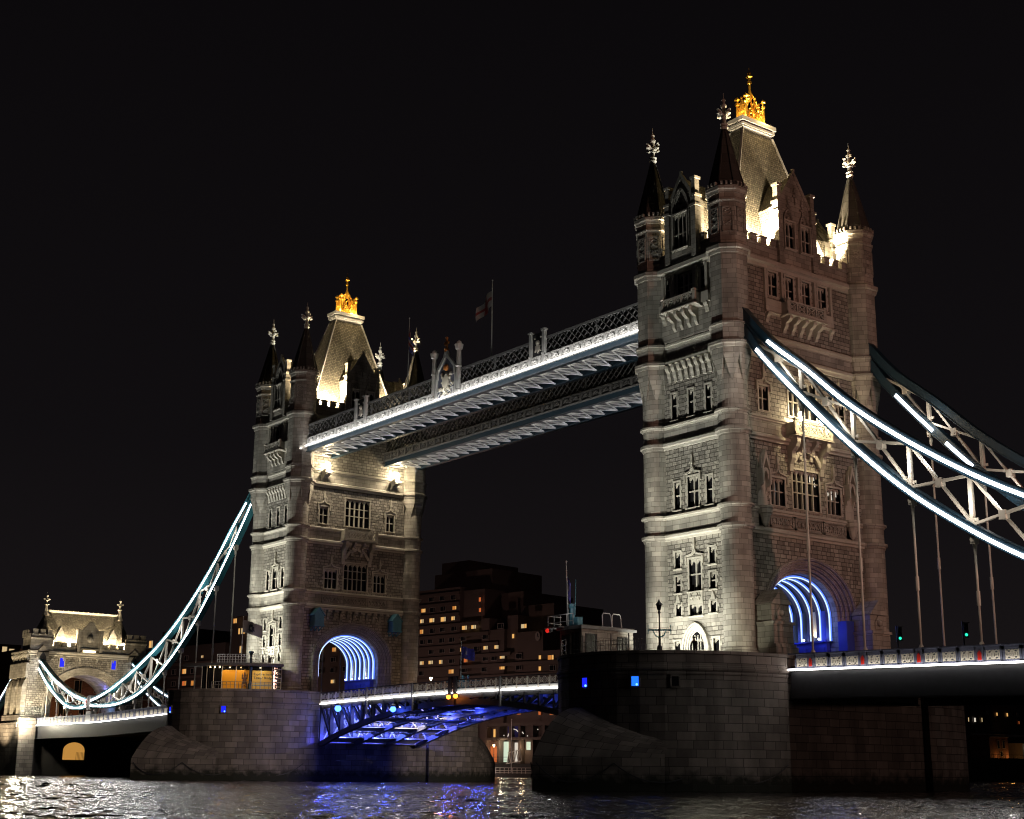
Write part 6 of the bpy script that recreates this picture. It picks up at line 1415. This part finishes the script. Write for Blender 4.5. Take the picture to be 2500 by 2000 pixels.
mb = MB(); mb.lathe((-6.3,-19.2),[(.28,cz),(.24,cz+1.6),(.34,cz+1.8),(.34,cz+2.0),(.2,cz+2.05)],10); mb.tube([(-5.9,-19.2,cz+1),(-5.8,-19.2,cz+4.2)],.045,6,raw=True); mb.box(-6.1,-5.2,-19.5,-18.9,cz,cz+.75,raw=True); mb.build('mast_base', 'sky_blue_iron', t)
mb = MB(); mb.ball((-8.3,-20.5,cz-.35),.2,10); mb.build('signal_lamp', 'signal_red', t)
mb = MB(); mb.ball((-7.8,-20.5,cz-.33),.2,10); mb.build('lamp_housing', 'white_iron', t)
point('cabin lamp', (-5.6,-20.6,cz+1.6), 12, (1,.97,.95), .1)
flagpole('white flagpole with furled blue flag on the nearer pier cabin', -6.9, -19.2, cz, 8.55, .085, ((.6,.8,0), .9, 1.9, 7.3, 1.2, bluef), tilt=-.28)
t = thing('roof_ladder_hoop', 'pair of white hooped handrails on the nearer pier cabin roof', 'handrail', (-5,-15.5,cz))
mb = MB()
for y in (-16.5,-15.3): mb.tube([(-5.2,y,cz-.1),(-5.25,y,cz+1.1),(-5.2,y+.1,cz+1.3),(-5.2,y+.85,cz+1.3),(-5.2,y+.98,cz+1.1),(-5.1,y+1.1,cz-.4)],.05,8,raw=True)
mb.build('hoop', 'white_iron', t); point('hoop lamp', (-4.4,-16.8,cz+1.6), 3, (.4,.5,1), .05)
t = thing('pier_fence', 'thin dark picket fence along the parapet of the nearer pier', 'fence', (-4,-22,-.4))
mb = MB(); aa = [-.02+i*.025 for i in range(24)]
for i in range(len(aa)):
    x,y = on_pier(TX[0], aa[i]); x*=.97; y = -9.5+(y+9.5)*.97; mb.tube([(x,y,-.45),(x,y,.55 if i%6 else 1.05)], .02 if i%6 else .06, 6, raw=True)
    if i: 
        for z in (.1,.45): mb.bar((px_,py_,z),(x,y,z),.03,raw=True)
    px_,py_ = x,y
mb.build('picket', 'frame_grey', t)
t = thing('curved_handrail', 'curved white handrail at the outer end of the nearer pier', 'handrail', (-9.2,-17.5,-.4))
mb = MB(); pts = []
for a in (-.75,-.6,-.45,-.3): x,y = on_pier(TX[0], a); pts.append((x*.98,-9.5+(y+9.5)*.98))
for z in (.0,.45,.95):
    mb.tube([(x,y,z) for x,y in pts], .035, 6, raw=True)
for x,y in pts: mb.tube([(x,y,-.45),(x,y,.95)], .03, 6, raw=True)
mb.build('rail', 'white_iron', t); point('handrail lamp', (-9.6,-19.5,1.2), 10, (1,.9,.8), .05)
# mirrored mast on the farther pier's downstream end
t = thing('signal_platform', 'pale blue railed platform behind the middle of the lattice parapet', 'signal platform', (-76.5,18.5,1.2))
mb = MB(); mb.box(-79.5,-73,16.5,20.5,-1,1.1,raw=True); mb.build('cabin', 'ashlar', t)
mb = MB(); mb.lathe((-77,18.8),[(.3,1.1),(.26,2.6),(.36,2.8),(.2,2.9)],10)
for z in (1.6,2.2): mb.bar((-79.4,16.6,z),(-73.2,16.6,z),.07,raw=True); mb.bar((-73.2,16.6,z),(-73.2,20.2,z),.07,raw=True)
for x in (-79.4,-77.9,-76.3,-74.7,-73.2): mb.tube([(x,16.6,1.1),(x,16.6,2.2)],.05,6,raw=True)
for x in (-75.2,-73.9): mb.tube([(x,17.5,1.1),(x,17.5,2.7)],.09,8,raw=True); mb.ball((x,17.5,2.8),.2,8)
mb.build('railing', 'sky_blue_iron', t)
flagpole('white flagpole with small blue flag in front of the hotel', -77.0, 18.4, 2.6, 7.9, .09, ((1,.25,0), 2.6, 1.7, 7.3, .3, bluef)); point('platform lamp', (-74.5,14.6,2.6), 60, (.8,.9,1), .2)
t = thing('hoop_rail', 'pair of white hooped handrails beside the farther tower', 'handrail', (-75.5,12.4,1.1))
mb = MB()
for y in (11.6,12.7): mb.tube([(-75.5,y,-.8),(-75.5,y,1.2),(-75.5,y+.15,1.45),(-75.5,y+.75,1.45),(-75.5,y+.9,1.2),(-75.5,y+.95,-.8)],.06,8,raw=True)
mb.build('hoop', 'white_iron', t); point('hoop lamp', (-74.2,11.6,1.9), 14, (1,.9,.8), .05)
# ------------------------------------------------------------------ traffic lights
for x, y, lb in ((19.0,-5.2,'green traffic light left of the tall hanger rods on the right deck'),(25.4,-5.2,'green traffic light nearer the right edge of the photo')):
    z = deckz(x)-1; t = thing('traffic_light', lb, 'traffic light', (x,y,z), 'traffic lights')
    mb = MB(); mb.tube([(x,y,z),(x,y,z+3.3)],.06,8,raw=True); mb.build('pole','dark_iron',t)
    mb = MB(); F = ((x+.28,y-.05,0),(.74,.67,0),(.67,-.74,0)); mb.frame(*F); mb.box(-.17,.17,-.12,.12,z+2.0,z+3.2); mb.box(-.17,.3,.1,.14,z+3.14,z+3.2); mb.box(-.30,-.26,-.1,.16,z+1.95,z+3.25)
    for k in range(3): mb.tube([(0,.1,z+2.22+k*.37),(0,.24,z+2.22+k*.37)],.15,10,cap=False)
    h_ = mb.build('signal_head','dark_iron',t)
    mb = MB(*F); mb.ball(tuple(mb.p(0,.16,z+2.22)),.12,10); mb.build('green_lens','signal_green',h_)
    mb = MB(*F)
    for k in (1,2): mb.ball(tuple(mb.p(0,.1,z+2.22+k*.37)),.11,10)
    mb.build('dark_lens','dark_glass',h_)
# ------------------------------------------------------------------ people
def person(label, x, y, z, h, rot, coat='cloth_dark', lean=0.0, group=None):
    t = thing('person', label, 'person', (x,y,z), group); k = h/1.75; c, s_ = math.cos(rot), math.sin(rot)
    def W_(fx, sx_, zz): return ((c*fx-s_*sx_)*k, (s_*fx+c*sx_)*k, zz*k)
    V = [(0,0,.92,.14),(lean*.5,0,1.15,.135),(lean,0,1.38,.15),(lean*1.1,0,1.50,.06),(lean*1.25+.02,0,1.62,.095),(lean*1.3,0,1.72,.06)]
    Ed = [(0,1),(1,2),(2,3),(3,4),(4,5)]
    for sg in (-1,1):
        b = len(V); V += [(lean,sg*.19,1.37,.06),(lean+.03,sg*.24,1.12,.045),(lean+.16,sg*.2,.92,.035)]; Ed += [(2,b),(b,b+1),(b+1,b+2)]
        b = len(V); V += [(0,sg*.1,.85,.085),(.02,sg*.1,.48,.06),(0,sg*.1,.07,.05),(.12,sg*.1,.03,.04)]; Ed += [(0,b),(b,b+1),(b+1,b+2),(b+2,b+3)]
    def skin(nm, V, Ed, mat, gr, par):
        me = bpy.data.meshes.new(nm); me.from_pydata([W_(a,b,z_) for a,b,z_,_ in V], Ed, []); o = bpy.data.objects.new(nm, me); COL.objects.link(o); me.materials.append(MATS[mat])
        m_ = o.modifiers.new('skin','SKIN'); me.skin_vertices or None
        sv = me.skin_vertices[0].data if me.skin_vertices else None
        if sv:
            for i, q in enumerate(V): sv[i].radius = (q[3]*k*gr, q[3]*k*gr)
            sv[0].use_root = True
        m2 = o.modifiers.new('sub','SUBSURF'); m2.levels = 1; m2.render_levels = 1; o.parent = par; return o
    try:
        body = skin('body', V, Ed, 'skin', 1.0, t)
        keep = [i for i in range(len(V)) if i not in (3,4,5)]; mp = {a:b for b,a in enumerate(keep)}
        skin('coat', [V[i] for i in keep], [(mp[a],mp[b]) for a,b in Ed if a in mp and b in mp], coat, 1.13, body)
    except Exception: pass
    mb = MB(); q = W_(lean*1.28-.02,0,1.68); mb.ball((x+q[0],y+q[1],z+q[2]), .108*k, 8); mb.build('hair', 'cloth_dark', t)
    return t
GP = 'people on the far left deck'
for i, (dx, lb) in enumerate(((10,0),(13,0),(15.2,0),(19.5,0),(23.7,0),(25,0),(29,0))):
    person('dark clothed person walking behind the parapet by the gatehouse', -175+dx-1.5, -7.6, deckz(90-dx)-1.0, 1.72+.03*(i%3), 3.1*(i%2), group=GP)
person('person in dark coat leaning over the parapet by the nearer tower door', 7.9, -17.6, -1.0, 1.72, -1.2, lean=.22)
person('person in red jacket on the far side of the opening span', -46.5, 5.5, -1.3, 1.75, 0, 'cloth_red', .15)
person('person in dark clothes right of the red jacketed one on the opening span', -33.0, 5.6, -1.3, 1.7, 0)
